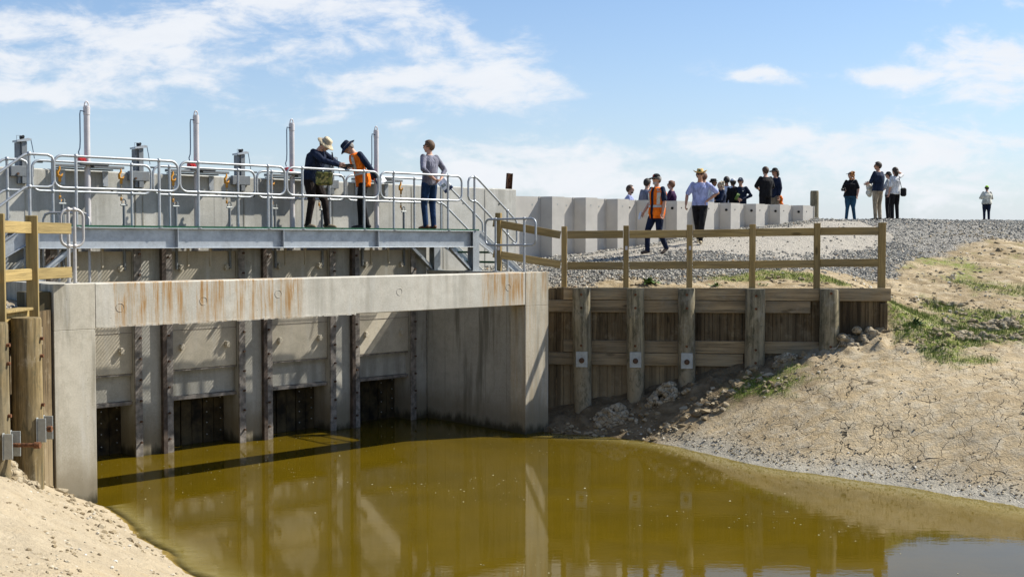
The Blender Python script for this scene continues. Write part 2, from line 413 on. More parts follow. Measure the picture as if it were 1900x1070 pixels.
M['plank'] = mat_wood('dark_plank', (.150, .113, .066), 'Z', grey=.4, dark=.65, mud=.5, cell=.149)
M['pile'] = mat_wood('round_pile', (.31, .26, .165), 'Z', grey=.5, dark=.7, mud=.9, mott=.75)
M['pile_dk'] = mat_wood('dark_round_pile', (.20, .15, .075), 'Z', grey=.35, dark=.7, mott=.6)
M['plate'] = mat_galv('galvanised_plate', (.38, .40, .39), .55, .3, 30)

# ================================================================ GROUND
_rng = np.random.RandomState(11)
_tab = _rng.rand(256, 256)
def vnoise(x, y):
    xi = np.floor(x).astype(int); yi = np.floor(y).astype(int); fx = x - xi; fy = y - yi
    fx = fx * fx * (3 - 2 * fx); fy = fy * fy * (3 - 2 * fy)
    a = _tab[xi % 256, yi % 256]; b = _tab[(xi + 1) % 256, yi % 256]; c = _tab[xi % 256, (yi + 1) % 256]; d = _tab[(xi + 1) % 256, (yi + 1) % 256]
    return (a * (1 - fx) + b * fx) * (1 - fy) + (c * (1 - fx) + d * fx) * fy
def fbm(x, y, o=5, g=.5):
    t = 0; a = 1; n = 0
    for i in range(o):
        t = t + a * (vnoise(x * 2 ** i + 17.3 * i, y * 2 ** i + 9.1 * i) - .5); n += a; a *= g
    return t / n * 2
def sstep(a, b, x):
    t = np.clip((x - a) / (b - a), 0, 1); return t * t * (3 - 2 * t)
def rbf(P):
    P = np.array(P, float); X = P[:, :2]; n = len(X)
    d = np.sqrt(((X[:, None] - X[None]) ** 2).sum(-1)); K = d      # linear spline: no overshoot
    A = np.zeros((n + 3, n + 3)); A[:n, :n] = K - np.eye(n) * .15; A[:n, n] = 1; A[:n, n + 1:] = X; A[n, :n] = 1; A[n + 1:, :n] = X.T
    w = np.linalg.solve(A, np.r_[P[:, 2], 0, 0, 0])
    def f(x, y):
        sh = x.shape; x = x.ravel(); y = y.ravel(); r = w[n] + w[n + 1] * x + w[n + 2] * y
        for i in range(n): r = r + w[i] * np.sqrt((x - X[i, 0]) ** 2 + (y - X[i, 1]) ** 2 + .03)
        return r.reshape(sh)
    return f
common = [(9.5, 24, 1.95), (8.8, 23.6, 2.0), (11, 23, 2.0), (9.2, 27, 2.75), (12, 28, 2.95), (10, 31, 3.55), (13, 32, 3.75), (11.5, 35, 4.25), (14, 36, 4.3), (12, 38.5, 4.47), (12.5, 42, 4.5),
          (17, 42, 4.42), (22, 52, 4.72), (27, 60, 4.4), (25, 40, 3.7), (20, 30, 2.3), (16, 25, 1.9), (30, 30, 2), (45, 60, 3.2), (14, 48, 4.5)]
front = common + [(1.2, 22.9, 0), (2.35, 22.4, 0), (3.04, 21.5, 0), (4.07, 19.8, 0), (5.15, 18.8, 0), (6.15, 17.95, 0), (7.2, 16.7, 0), (8.6, 15, 0), (10, 13, 0), (12, 10, 0),
    (.8, 23.7, .25), (1.35, 23.7, .43), (2.4, 23.6, .58), (3.4, 23.5, .95), (4.7, 23.4, 1.3), (6.1, 23.3, 1.65), (7.3, 23.2, 2.0), (7.9, 23.3, 2.05),
    (7.2, 21.4, 1.5), (9.2, 21, 1.6), (11, 19, 1.7), (5.6, 20.9, 1.0), (8.2, 18.6, .95), (14, 16, 1.6), (4.6, 21.8, .85), (3.6, 22.4, .55), (14, 12, 1.4),
    (-5.86, 16.67, 0), (-4.77, 14.7, 0), (-3.77, 13.3, 0), (-2.8, 11.9, 0), (-1.5, 10.3, 0), (0, 9.2, 0), (3, 8.4, 0), (7, 8, 0), (-6.35, 15.9, .45), (-6.15, 14.6, .85), (-6.3, 13.7, 1.15), (-6.1, 12.5, 1.4),
    (-3.6, 8, 1.5), (-4.8, 10.5, 1.35), (-6.2, 9, 1.9), (0, 5, 1.5), (0, 0, 2.1), (-3, 3, 2.0), (4, 4, 1.6), (9, 5, 1.2), (-9, 5, 2.3), (12, 0, 2.0), (-6.5, 16.4, .3),
    (0, 15, -1), (-3, 18, -1.1), (-1, 21, -1), (2, 18, -.9), (3, 14, -.9), (-6.2, 20, -1), (0, 12, -.6), (5, 15, -.5), (5, 12, -.6), (2, 20.5, -.5), (0, 22.5, -.3), (-4.2, 16.6, -.7), (8, 12, -.4),
    (-3, 15, -.55), (6, 16.3, -.3), (3.6, 18.6, -.35), (7.5, 10.5, -.3)]
back = common + [(.5, 24.2, 2.75), (2, 24.1, 2.76), (4, 23.9, 2.76), (6, 23.7, 2.74), (7.3, 23.6, 2.66), (8.0, 23.9, 2.45), (1.7, 25, 3.12), (1, 26, 3.2), (1.0, 28, 3.37), (2.5, 29.7, 3.55), (5, 32, 4.0), (6.2, 33, 4.15), (7.5, 34.2, 4.3), (9, 35.3, 4.42),
    (3.2, 27, 3.48), (4.67, 29.4, 3.69), (4.3, 25.0, 3.08), (6.4, 25.5, 3.12), (7.6, 31, 3.87), (8.2, 33.5, 4.2), (11.3, 36, 4.3), (2, 31.5, 3.5), (5, 35, 3.6), (8, 38, 4.2), (4, 42, 3.4), (-2, 35, 3.2), (10, 46, 4.3),
    (0, 25.4, 3.12), (-.5, 26.5, 3.12), (-1.5, 25, 3.0), (-7.5, 16, 2.82), (-8, 18, 2.9), (-7.2, 13, 2.75), (-9, 20, 2.95), (-12, 16, 3), (-8, 10, 2.6), (-15, 30, 3), (-30, 30, 3), (-20, 60, 3), (0, 60, 3), (-9, 5, 2.3), (-3, 31, 3.2)]
f_front, f_back = rbf(front), rbf(back)
def Yw(X): return 24.0 - (X - 1.06) * .112       # line of the timber retaining wall
XL = -6.40                                       # line of the left timber wall
def upper_mask(X, Y):
    dx, dy = X - OX, Y - OY
    s = dx * UX + dy * UY; w = -dx * UY + dy * UX
    m = ((w > 4.2)) | ((s > 9.75) & ((w > .15) | (X > .75)) & (Y > Yw(X) + .10) & (X < 7.3)) | ((s < .2) & (w > .12)) | ((X < XL - .12) & (Y < 16.75) & (Y > 4))
    m = m & ~((X >= 7.3))
    return m, s, w
def height(X, Y, noise=True):
    m, s, w = upper_mask(X, Y)
    zf, zb = f_front(X, Y), f_back(X, Y)
    e = np.maximum(sstep(9.4, 7.3, X) * sstep(23.25, 23.75, Y), sstep(25, 29.5, Y))             # round the end of the timber wall the two levels run together
    z = np.where(m, zb, zf); z = np.where(X >= 7.3, zf * (1 - e) + zb * e, z)
    inp = (s > .05) & (s < 9.75) & (w > -.25) & (w < 4.3); z = np.where(inp, -1.0, z)
    if noise:
        dist = np.abs(z)
        amp = .05 + .06 * sstep(-5.5, -8, X) + 0 * z
        lump = fbm(X * 1.1, Y * 1.1, 5, .55)
        z = z + np.where(z > -.15, 1, .3) * lump * amp
        # rough clods at the foot of the timber wall and along the toe of the upper bank
        cl = np.exp(-((Y - (Yw(X) - .55)) / .55) ** 2) * sstep(.5, 1.2, X) * sstep(9.5, 7.2, X) * (~m)
        cl2 = np.exp(-((Y - 22.2 - .10 * (X - 8)) / .7) ** 2) * sstep(6.6, 8.2, X)
        z = z + (cl * .11 + cl2 * .07) * (np.abs(fbm(X * 3.1, Y * 3.1, 4, .6)) * 2.4 - .25)
        z = z + .022 * fbm(X * 6, Y * 6, 4, .65) * (z > -.05) + .05 * np.abs(fbm(X * 2.3 + 5, Y * 2.3, 4, .6)) * sstep(1.9, 2.3, z) * sstep(7.2, 8.2, X) * (Y > 21)
        rs_ = sstep(2.5, 4, X) * (~m) * sstep(.1, .4, z) * sstep(23, 22, Y)
        z = z + rs_ * (.05 * fbm(X * .9 + 9, Y * .9, 4, .6) + .022 * fbm((X * .88 + Y * .47) * 1.0, (-X * .47 + Y * .88) * 6, 4, .6))
        # scraped ridges on the near left bank
        rb = sstep(-2.5, -4.5, X) * sstep(17, 14, Y) * (~m)
        z = z + rb * .075 * fbm((X * .66 - Y * .75) * .8, (X * .75 + Y * .66) * 5, 4, .6)
    return z
def ground_z(x, y):
    return float(height(np.array([float(x)]), np.array([float(y)]))[0])
def axis(parts):
    a = []
    for (lo, hi, st) in parts: a += list(np.arange(lo, hi, st))
    return np.array(a)
gx = np.r_[[-900, -400, -200, -100, -60, -40, -28, -20, -15, -12, -10.5], axis([(-9.5, -4, .07), (-4, 0, .12), (0, 11, .07), (11, 20, .16), (20, 32, .6)]), [32, 40, 60, 100, 200, 400, 900]]
gy = np.r_[[-200, -60, -20, -8, -4, -2, 0], axis([(1, 6, .35), (6, 11, .11), (11, 17, .07), (17, 25, .075), (25, 33, .11), (33, 46, .2), (46, 64, .6)]), [64, 75, 100, 160, 300, 900]]
GX, GY = np.meshgrid(gx, gy, indexing='ij')
GZ = height(GX, GY)
far = np.maximum(sstep(60, 160, np.abs(GX)), sstep(64, 150, GY)); far = np.maximum(far, sstep(-2, -40, GY)); GZ = GZ * (1 - far) + 1.2 * far
m_up, GS, GW = upper_mask(GX, GY)
# where each ground cover lies
edge = np.interp(GX, [-20, 0, 1, 3, 6, 7.5, 9, 10, 12.5, 16, 22, 40], [23, 24.3, 24.55, 24.9, 25.6, 26.6, 28.2, 29.5, 32.0, 34.6, 38.5, 60])
en = edge + fbm(GX * .9, GY * .9, 4) * 1.1
upper = m_up | ((GX >= 7.3) & (GY > 23.4))
grav = sstep(-.25, .35, GY - en) * upper
grav = np.maximum(grav, (m_up & (GX < -5.5)) * sstep(-.3, .2, fbm(GX * 1.2, GY * 1.2, 4)) * .9)
pathd = (GY - en)
fine = sstep(1.7, 2.9, pathd + fbm(GX * 1.3, GY * 1.3, 3) * .9) * (GX < 10.5)
swd = (GY - (28.0 + (GX - .64) * .88))            # distance from the sheet pile wall
fine = fine * sstep(-.5, -1.1, swd)
gn = fbm(GX * .75 + 30, GY * .75, 5, .6); gn2 = fbm(GX * 3 + 3, GY * 3, 3)
zone = np.exp(-((GY - 23.2 - (GX - 8) * .15) / 1.7) ** 2) * sstep(7.0, 8.2, GX) * 1.15
zone = np.maximum(zone, np.exp(-((GY - 24.5 - .08 * GX) / .5) ** 2) * sstep(2.6, 5.0, GX) * sstep(7.6, 6.6, GX) * .95 * m_up)
zone = np.maximum(zone, np.exp(-((GY - 22.3) / .8) ** 2 - ((GX - 4.9) / 1.1) ** 2) * .55)
zone = np.maximum(zone, .42 * sstep(7.5, 9.5, GX) * sstep(23, 24.5, GY) * (1 - grav))
zone = np.maximum(zone, .22 * sstep(-3, -4.5, GX) * sstep(15, 13, GY) * (~m_up))
zone = np.maximum(zone, .6 * sstep(15, 17, GX) * sstep(33, 37, GY))
grass = sstep(.30, .60, zone + gn * .55 + gn2 * .22 - .08) * (1 - grav * .9)
crack = sstep(22.6, 21.6, GY - .1 * (GX - 8)) * sstep(2.5, 4.5, GX) * (GZ > .05)
wet = sstep(.30, .06, GZ + fbm(GX * 2, GY * 2, 3) * .12) * (GX > 1.0)
wet = np.maximum(wet, sstep(.2, .04, GZ) * .6 * (GX > .5))
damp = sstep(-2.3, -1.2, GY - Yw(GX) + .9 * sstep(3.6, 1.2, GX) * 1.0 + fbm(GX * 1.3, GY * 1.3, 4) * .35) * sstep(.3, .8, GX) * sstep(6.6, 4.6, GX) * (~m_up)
me = bpy.data.meshes.new('ground'); nx, ny = GX.shape
V = np.stack([GX, GY, GZ], -1).reshape(-1, 3)
I = np.arange(nx * ny).reshape(nx, ny); Q = np.stack([I[:-1, :-1], I[1:, :-1], I[1:, 1:], I[:-1, 1:]], -1).reshape(-1, 4)
me.vertices.add(len(V)); me.vertices.foreach_set('co', V.ravel()); me.loops.add(Q.size); me.loops.foreach_set('vertex_index', Q.ravel())
me.polygons.add(len(Q)); me.polygons.foreach_set('loop_start', np.arange(0, Q.size, 4)); me.polygons.foreach_set('loop_total', np.full(len(Q), 4)); me.polygons.foreach_set('use_smooth', np.ones(len(Q), bool))
me.update(calc_edges=True)
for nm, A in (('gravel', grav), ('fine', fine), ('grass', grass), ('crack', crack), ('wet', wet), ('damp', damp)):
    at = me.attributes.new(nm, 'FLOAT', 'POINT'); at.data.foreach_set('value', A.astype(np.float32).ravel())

def mat_ground():
    t = NT('clay_ground'); p = t.geo()
    def pc(sc): 
        mp = t.N.new('ShaderNodeMapping'); mp.inputs['Scale'].default_value = sc; t.L.new(p, mp.inputs[0]); return mp.outputs[0]
    big = t.noise(pc((.6, .6, .6)), 1, 5, .6); mid = t.noise(pc((4, 4, 4)), 1, 6, .65); fin = t.noise(pc((28, 28, 28)), 1, 4, .65)
    c = t.mix(t.ramp(big, .35, .68), (.475, .37, .225), (.36, .27, .155))
    c = t.mix(t.ramp(mid, .4, .68, 0, .6), c, (.50, .44, .33))
    c = t.mix(t.ramp(fin, .55, .72, 0, .55), c, (.20, .155, .09))
    sand = t.noise(pc((1.5, 2.6, 2)), 1.4, 5, .7); c = t.mix(t.ramp(sand, .55, .75, 0, .55), c, (.46, .31, .13))
    up = t.ramp(t.sep(p)[2], 1.7, 2.6); c = t.mix(t.math('MULTIPLY', up, t.ramp(t.noise(pc((2.2, 2.2, 2.2)), 1, 6, .7), .36, .62)), c, (.235, .175, .095))
    rt = t.N.new('ShaderNodeMapping'); rt.inputs['Rotation'].default_value = (0, 0, R(28)); rt.inputs['Scale'].default_value = (.9, 7, 3); t.L.new(p, rt.inputs[0])
    scr = t.noise(rt.outputs[0], 1.2, 6, .7); c = t.mix(t.ramp(scr, .54, .68, 0, .45), c, (.27, .20, .115)); c = t.mix(t.ramp(scr, .44, .30, 0, .45), c, (.54, .47, .35))
    sp = t.noise(pc((11, 11, 11)), 1, 6, .75); c = t.mix(t.ramp(sp, .56, .68, 0, .55), c, (.19, .14, .08))
    c = t.mix(t.ramp(t.sep(p)[0], -2.5, -4.2, 0, .6), c, t.mix(t.ramp(mid, .35, .65), (.42, .365, .275), (.31, .25, .17)))
    # drying cracks
    dn = t.N.new('ShaderNodeTexNoise'); dn.inputs['Scale'].default_value = 2.2; dn.inputs['Detail'].default_value = 3; t.L.new(p, dn.inputs['Vector'])
    vm = t.N.new('ShaderNodeVectorMath'); vm.operation = 'MULTIPLY_ADD'; t.L.new(dn.outputs['Color'], vm.inputs[0]); vm.inputs[1].default_value = (.42, .42, .1); t.L.new(pc((1, .50, .5)), vm.inputs[2])
    e1 = t.voro(vm.outputs[0], 3.1, 'DISTANCE_TO_EDGE'); e2 = t.voro(vm.outputs[0], 4.6, 'DISTANCE_TO_EDGE')
    cr = t.attr('crack').outputs['Fac']; g = t.attr('gravel').outputs['Fac']; fi = t.attr('fine').outputs['Fac']; gr = t.attr('grass').outputs['Fac']; we = t.attr('wet').outputs['Fac']
    l1 = t.math('MULTIPLY', t.ramp(e1, .004, .015, 1, 0), t.ramp(t.noise(pc((.8, .8, .8)), 1, 3), .40, .54))
    l2 = t.math('MULTIPLY', t.ramp(e2, .004, .020, .9, 0), t.ramp(t.noise(pc((1.3, 1.3, 1.3)), 1, 3), .50, .60))
    ln = t.math('MULTIPLY', t.math('MAXIMUM', l1, l2), cr)
    c = t.mix(t.math('MULTIPLY', ln, .92), c, (.045, .036, .024))
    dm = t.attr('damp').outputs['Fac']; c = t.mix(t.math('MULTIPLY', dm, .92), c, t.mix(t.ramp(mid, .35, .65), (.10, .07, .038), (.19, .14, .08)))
    # silt by the water
    c = t.mix(t.math('MULTIPLY', t.math('MULTIPLY', we, .75), t.math('SUBTRACT', 1, dm)), c, t.mix(t.ramp(mid, .3, .7), (.42, .405, .35), (.28, .265, .22)))
    zz = t.sep(p)[2]; c = t.mix(t.ramp(zz, .0, -.12, 0, .8), c, (.27, .20, .07))
    # gravel
    vc = t.voro(pc((24, 24, 24)), 1, out='Color'); vd = t.voro(pc((24, 24, 24)), 1)
    tone = t.sep(vc)[0]
    gc = t.mix(t.ramp(tone, .1, .9, smooth=False), (.20, .19, .17), (.50, .465, .40)); gc = t.mix(t.ramp(vd, .45, .8, 0, .6), gc, (.06, .055, .045))
    fc = t.mix(t.ramp(t.noise(pc((40, 40, 40)), 1, 3, .7), .35, .7), (.42, .38, .315), (.27, .245, .205))
    gc = t.mix(fi, gc, fc)
    c = t.mix(g, c, gc)
    gcol = t.mix(t.ramp(t.noise(pc((7, 7, 7)), 1, 4, .7), .3, .7), (.10, .165, .015), (.20, .235, .03))
    c = t.mix(t.math('MULTIPLY', gr, t.ramp(t.noise(pc((13, 13, 13)), 1, 5, .7), .38, .6, .15, .95)), c, gcol)
    h = t.math('ADD', t.math('ADD', t.math('MULTIPLY', mid, 1.1), t.math('MULTIPLY', scr, .5)), t.math('ADD', t.math('MULTIPLY', fin, .5), t.math('MULTIPLY', sp, .4)))
    h = t.math('SUBTRACT', h, t.math('MULTIPLY', ln, .8))
    h = t.math('ADD', h, t.math('MULTIPLY', t.math('MULTIPLY', g, t.math('SUBTRACT', 1, t.math('MULTIPLY', fi, .7))), t.math('MULTIPLY', vd, -1.4)))
    t.bump(h, 1.0, .05)
    return t.out(c, t.math('SUBTRACT', .95, t.math('MULTIPLY', we, .25)), 0, .15)
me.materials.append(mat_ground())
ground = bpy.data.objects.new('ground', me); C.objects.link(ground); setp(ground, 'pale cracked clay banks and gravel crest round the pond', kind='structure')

# ---------------------------------------------------------------- water
def make_water():
    xs = np.arange(-7.6, 16, .12); ys = np.arange(5, 26, .12); X, Y = np.meshgrid(xs, ys, indexing='ij')
    Z = height(X, Y); n1, n2 = X.shape
    V = np.stack([X, Y, 0 * X], -1).reshape(-1, 3); I = np.arange(n1 * n2).reshape(n1, n2); Q = np.stack([I[:-1, :-1], I[1:, :-1], I[1:, 1:], I[:-1, 1:]], -1).reshape(-1, 4)
    zq = Z.reshape(-1)[Q].min(1); Q = Q[zq < .02]
    me = bpy.data.meshes.new('water'); me.from_pydata(V.tolist(), [], Q.tolist())
    at = me.attributes.new('depth', 'FLOAT', 'POINT'); at.data.foreach_set('value', (-Z).astype(np.float32).ravel())
    for p in me.polygons: p.use_smooth = True
    t = NT('murky_water'); d = t.attr('depth').outputs['Fac']; p = t.geo()
    mp = t.N.new('ShaderNodeMapping'); mp.inputs['Scale'].default_value = (.8, .8, 1); t.L.new(p, mp.inputs[0])
    al = t.noise(mp.outputs[0], .9, 5, .6)
    mp3 = t.N.new('ShaderNodeMapping'); mp3.inputs['Scale'].default_value = (2.2, 5.0, 1); mp3.inputs['Rotation'].default_value = (0, 0, R(-40)); t.L.new(p, mp3.inputs[0])
    silt = t.noise(mp3.outputs[0], 1.1, 6, .7)
    c = t.mix(t.ramp(al, .3, .7), (.100, .066, .003), (.080, .054, .003))
    # where it is shallow the silt and algae on the bottom show through
    sh = t.ramp(t.math('ADD', d, t.math('MULTIPLY', t.math('SUBTRACT', silt, .5), .25)), .30, .02)
    c = t.mix(t.math('MULTIPLY', sh, .85), c, t.mix(t.ramp(silt, .35, .65), (.17, .13, .03), (.27, .225, .085)))
    mp2 = t.N.new('ShaderNodeMapping'); mp2.inputs['Scale'].default_value = (1.2, 2.6, 1); t.L.new(p, mp2.inputs[0])
    fv = t.voro(p, 3.4); fs = t.math('MULTIPLY', t.ramp(fv, .018, .03, 1, 0), t.ramp(t.noise(p, 1.1, 3), .52, .6)); c = t.mix(t.math('MULTIPLY', fs, .7), c, (.5, .47, .3))
    rp = t.noise(mp2.outputs[0], 3.2, 4, .55); t.bump(rp, .016, .05)
    t.b.inputs['IOR'].default_value = 1.33; t.b.inputs['Specular IOR Level'].default_value = .5
    t.out(c, .025); t.b.inputs['Specular IOR Level'].default_value = .5
    tr = t.N.new('ShaderNodeBsdfTransparent'); tr.inputs[0].default_value = (.85, .78, .5, 1); ms = t.N.new('ShaderNodeMixShader')
    t.L.new(t.ramp(d, .0, .10, .15, 1), ms.inputs[0]); t.L.new(tr.outputs[0], ms.inputs[1]); t.L.new(t.b.outputs[0], ms.inputs[2])
    t.L.new(ms.outputs[0], t.N['Material Output'].inputs[0])
    me.materials.append(t.m)
    o = bpy.data.objects.new('water', me); C.objects.link(o); setp(o, 'still olive brown pond water', kind='structure')
make_water()

# ---------------------------------------------------------------- loose stones, clods, grass (things nobody could count)
def scatter_mesh(name, P, size, shape_v, shape_f, tone, mat, label, flat=.7, smooth=False):
    n = len(P); rs = np.random.RandomState(5); sv = np.array(shape_v); k = len(sv)
    jit = sv[None] * (1 + (rs.rand(n, k, 1) - .5) * .55)
    sc = size[:, None, None] * np.stack([rs.uniform(.8, 1.35, n), rs.uniform(.7, 1.1, n), rs.uniform(.5, .9, n) * flat / .7], -1)[:, None, :]
    v = jit * sc; a = rs.rand(n) * 6.283; ca, sa = np.cos(a)[:, None], np.sin(a)[:, None]
    tl = (rs.rand(n) - .5)[:, None] * .9
    x, y, z = v[..., 0], v[..., 1], v[..., 2]; y, z = y * np.cos(tl) - z * np.sin(tl), y * np.sin(tl) + z * np.cos(tl)
    v = np.stack([x * ca - y * sa, x * sa + y * ca, z], -1) + P[:, None, :]
    F = (np.array(shape_f)[None] + (np.arange(n) * k)[:, None, None]).reshape(-1, len(shape_f[0]))
    me = bpy.data.meshes.new(name); me.from_pydata(v.reshape(-1, 3).tolist(), [], F.tolist())
    at = me.attributes.new('tone', 'FLOAT', 'POINT'); at.data.foreach_set('value', np.repeat(tone, k).astype(np.float32))
    if smooth: me.polygons.foreach_set('use_smooth', [True] * len(me.polygons))
    me.materials.append(mat); o = bpy.data.objects.new(name, me); C.objects.link(o); return setp(o, label, kind='stuff')
OCT_V = [(1, 0, 0), (0, 1, 0), (-1, 0, 0), (0, -1, 0), (0, 0, 1), (0, 0, -1)]
OCT_F = [(0, 1, 4), (1, 2, 4), (2, 3, 4), (3, 0, 4), (1, 0, 5), (2, 1, 5), (3, 2, 5), (0, 3, 5)]
_bm = bmesh.new(); bmesh.ops.create_icosphere(_bm, subdivisions=1, radius=1); ICO_V = [tuple(v.co) for v in _bm.verts]; ICO_F = [tuple(v.index for v in f.verts) for f in _bm.faces]; _bm.free()
_bm = bmesh.new(); bmesh.ops.create_icosphere(_bm, subdivisions=2, radius=1); IC2_V = [tuple(v.co) for v in _bm.verts]; IC2_F = [tuple(v.index for v in f.verts) for f in _bm.faces]; _bm.free()
def mat_tone(name, stops, rough=.9, bump=.4):
    t = NT(name); a = t.attr('tone').outputs['Fac']; r = t.N.new('ShaderNodeValToRGB'); t.L.new(a, r.inputs[0])
    e = r.color_ramp.elements; e[0].position, e[0].color = stops[0][0], (*stops[0][1], 1); e[1].position, e[1].color = stops[-1][0], (*stops[-1][1], 1)
    for p, c in stops[1:-1]: q = e.new(p); q.color = (*c, 1)
    n = t.noise(t.geo(), 25, 4, .6); c = t.mix(t.ramp(n, .35, .7, 0, .35), r.outputs[0], (.1, .085, .06))
    t.bump(n, bump, .01); return t.out(c, rough, 0, .2)
rs = np.random.RandomState(3)
def samp(n, x0, x1, y0, y1, fn):
    X = rs.uniform(x0, x1, n); Y = rs.uniform(y0, y1, n); k = rs.rand(n) < fn(X, Y); return X[k], Y[k]
from_grid_cache = {}
def gridval(A, X, Y):
    i = np.clip(np.searchsorted(gx, X), 0, len(gx) - 1); j = np.clip(np.searchsorted(gy, Y), 0, len(gy) - 1); return A[i, j]
# coarse gravel along the edges of the path, sparse on it
def gd(X, Y):
    g = gridval(grav, X, Y); f = gridval(fine, X, Y); return g * (1 - f * .985)
X1, Y1 = samp(60000, -1, 10.5, 24, 37, lambda X, Y: gd(X, Y) * .9)
X2, Y2 = samp(30000, 8, 26, 29, 52, lambda X, Y: gd(X, Y) * .8)
X3, Y3 = samp(6000, -9, -6.5, 14, 19, lambda X, Y: gd(X, Y) * .6)
X = np.r_[X1, X2, X3]; Y = np.r_[Y1, Y2, Y3]; Z = height(X, Y); k = Z > 2.3; X, Y, Z = X[k], Y[k], Z[k]
sz = rs.uniform(.014, .042, len(X)) * (1 + (Y > 35) * .3)
scatter_mesh('gravel', np.stack([X, Y, Z + sz * .2], -1), sz, OCT_V, OCT_F, rs.rand(len(X)),
    mat_tone('gravel_stones', [(0, (.11, .11, .105)), (.3, (.22, .215, .195)), (.7, (.38, .355, .30)), (.93, (.56, .525, .45)), (1, (.46, .32, .19))]), 'loose grey and buff crushed stone along the path and crest')
# pale crumbs and shells at the waterline and over the clay
def wl(X, Y): z = height(X, Y); return np.exp(-((z - .13) / .10) ** 2) * .95 + .03 * (z > .15)
X1, Y1 = samp(16000, 2.2, 10.5, 13.5, 23, wl)
X2, Y2 = samp(9000, -6.4, -3, 8, 16, lambda X, Y: .20 * (fbm(X * 2, Y * 2, 3) > .05) + .02)
X3, Y3 = samp(40000, 4, 18, 20, 36, lambda X, Y: (.32 * (fbm(X * 1.4, Y * 1.4, 4) > .10) + .03) * (Y < np.interp(X, [0, 6, 9, 12.5, 16, 22], [20, 23, 29.5, 34, 37, 43])) * (1 - .8 * (Y < 22 + .1 * (X - 8))))
X = np.r_[X1, X2, X3]; Y = np.r_[Y1, Y2, Y3]; Z = height(X, Y); k = Z > .03; X, Y, Z = X[k], Y[k], Z[k]; sz = rs.uniform(.008, .026, len(X)) * (1 + 1.1 * (Y > 22) * (rs.rand(len(X)) ** 2))
scatter_mesh('clay_crumbs', np.stack([X, Y, Z + sz * .1], -1), sz, ICO_V, ICO_F, rs.rand(len(X)),
    mat_tone('crumbs', [(0, (.26, .20, .12)), (.6, (.39, .32, .21)), (.93, (.50, .45, .35)), (1, (.66, .64, .58))]), 'small pale clay crumbs strewn over the banks')
# clods of dug clay at the foot of the timber wall
P = []; S_ = []
def clump(cx, cy, n, r, lo, hi):
    for i in range(n):
        a = random.random() * 6.28; d = r * math.sqrt(random.random()); x = cx + math.cos(a) * d; y = cy + math.sin(a) * d * .6
        s = random.uniform(lo, hi) * (1 - .4 * d / r); P.append((x, y, ground_z(x, y) + s * .02)); S_.append(s)
for a in ((2.0, 23.15, 14, .55, .03, .08), (3.0, 23.25, 12, .5, .03, .08), (3.35, 23.1, 8, .3, .05, .12), (6.75, 23.15, 14, .6, .03, .08), (7.35, 23.2, 12, .3, .06, .16), (5.35, 23.15, 16, .4, .06, .16),
          (4.4, 22.7, 40, .6, .04, .15), (3.6, 22.35, 46, .7, .04, .14), (2.7, 22.2, 30, .5, .03, .10), (2.2, 22.9, 24, .7, .04, .1), (1.1, 23.1, 16, .35, .03, .09), (1.6, 22.75, 16, .4, .03, .08), (4.9, 22.1, 14, .4, .04, .12),
          (8.6, 23.0, 60, .8, .04, .14), (9.6, 22.6, 50, .8, .04, .12), (10.6, 22.9, 50, .9, .04, .13), (8.0, 22.4, 40, .7, .03, .10), (9.6, 24.2, 60, .9, .04, .14), (9.3, 25.6, 30, .9, .04, .12), (11.5, 24.4, 26, 1.2, .05, .14), (10.2, 28.2, 18, 1.1, .04, .11), (12.8, 31, 18, 1.5, .05, .12),
          (-6.15, 14.3, 26, .4, .04, .13), (-5.9, 15.5, 24, .5, .03, .09), (-5.2, 14.9, 22, .6, .03, .07), (-4.6, 13.6, 20, .6, .03, .07), (5.9, 24.6, 24, .7, .04, .11), (2.3, 24.5, 18, .8, .03, .1), (4.2, 24.6, 18, .8, .03, .1)): clump(*a)
def hull_clods():
    r_ = random.Random(21); vs = []; fs = []; tn = []
    for (x, y, z), sz in zip(P, S_):
        bm = bmesh.new(); ax = (r_.uniform(.8, 1.4), r_.uniform(.7, 1.1), r_.uniform(.5, .9)); a = r_.random() * 6.28
        for _ in range(18):
            v = Vector((r_.gauss(0, 1), r_.gauss(0, 1), r_.gauss(0, 1))).normalized() * r_.uniform(.8, 1.15); v = Vector((v.x * ax[0], v.y * ax[1], v.z * ax[2])) * sz
            bm.verts.new((x + v.x * math.cos(a) - v.y * math.sin(a), y + v.x * math.sin(a) + v.y * math.cos(a), z + v.z))
        bmesh.ops.convex_hull(bm, input=bm.verts[:]); bm.verts.ensure_lookup_table(); b0 = len(vs); m = {}
        for f in bm.faces:
            for v in f.verts:
                if v not in m: m[v] = len(vs); vs.append(tuple(v.co)); tn.append(0)
            fs.append([m[v] for v in f.verts])
        q = r_.random() ** .7
        for i in range(b0, len(vs)): tn[i] = q
        bm.free()
    me = bpy.data.meshes.new('clay_clods'); me.from_pydata(vs, [], fs); at = me.attributes.new('tone', 'FLOAT', 'POINT'); at.data.foreach_set('value', tn)
    me.materials.append(mat_tone('clods', [(0, (.18, .13, .07)), (.5, (.27, .21, .125)), (1, (.40, .335, .23))], bump=1.0)); o = bpy.data.objects.new('clay_clods', me); C.objects.link(o); setp(o, 'lumpy dug clay clods along the foot of the timber wall and the bank toe', kind='stuff')
hull_clods()
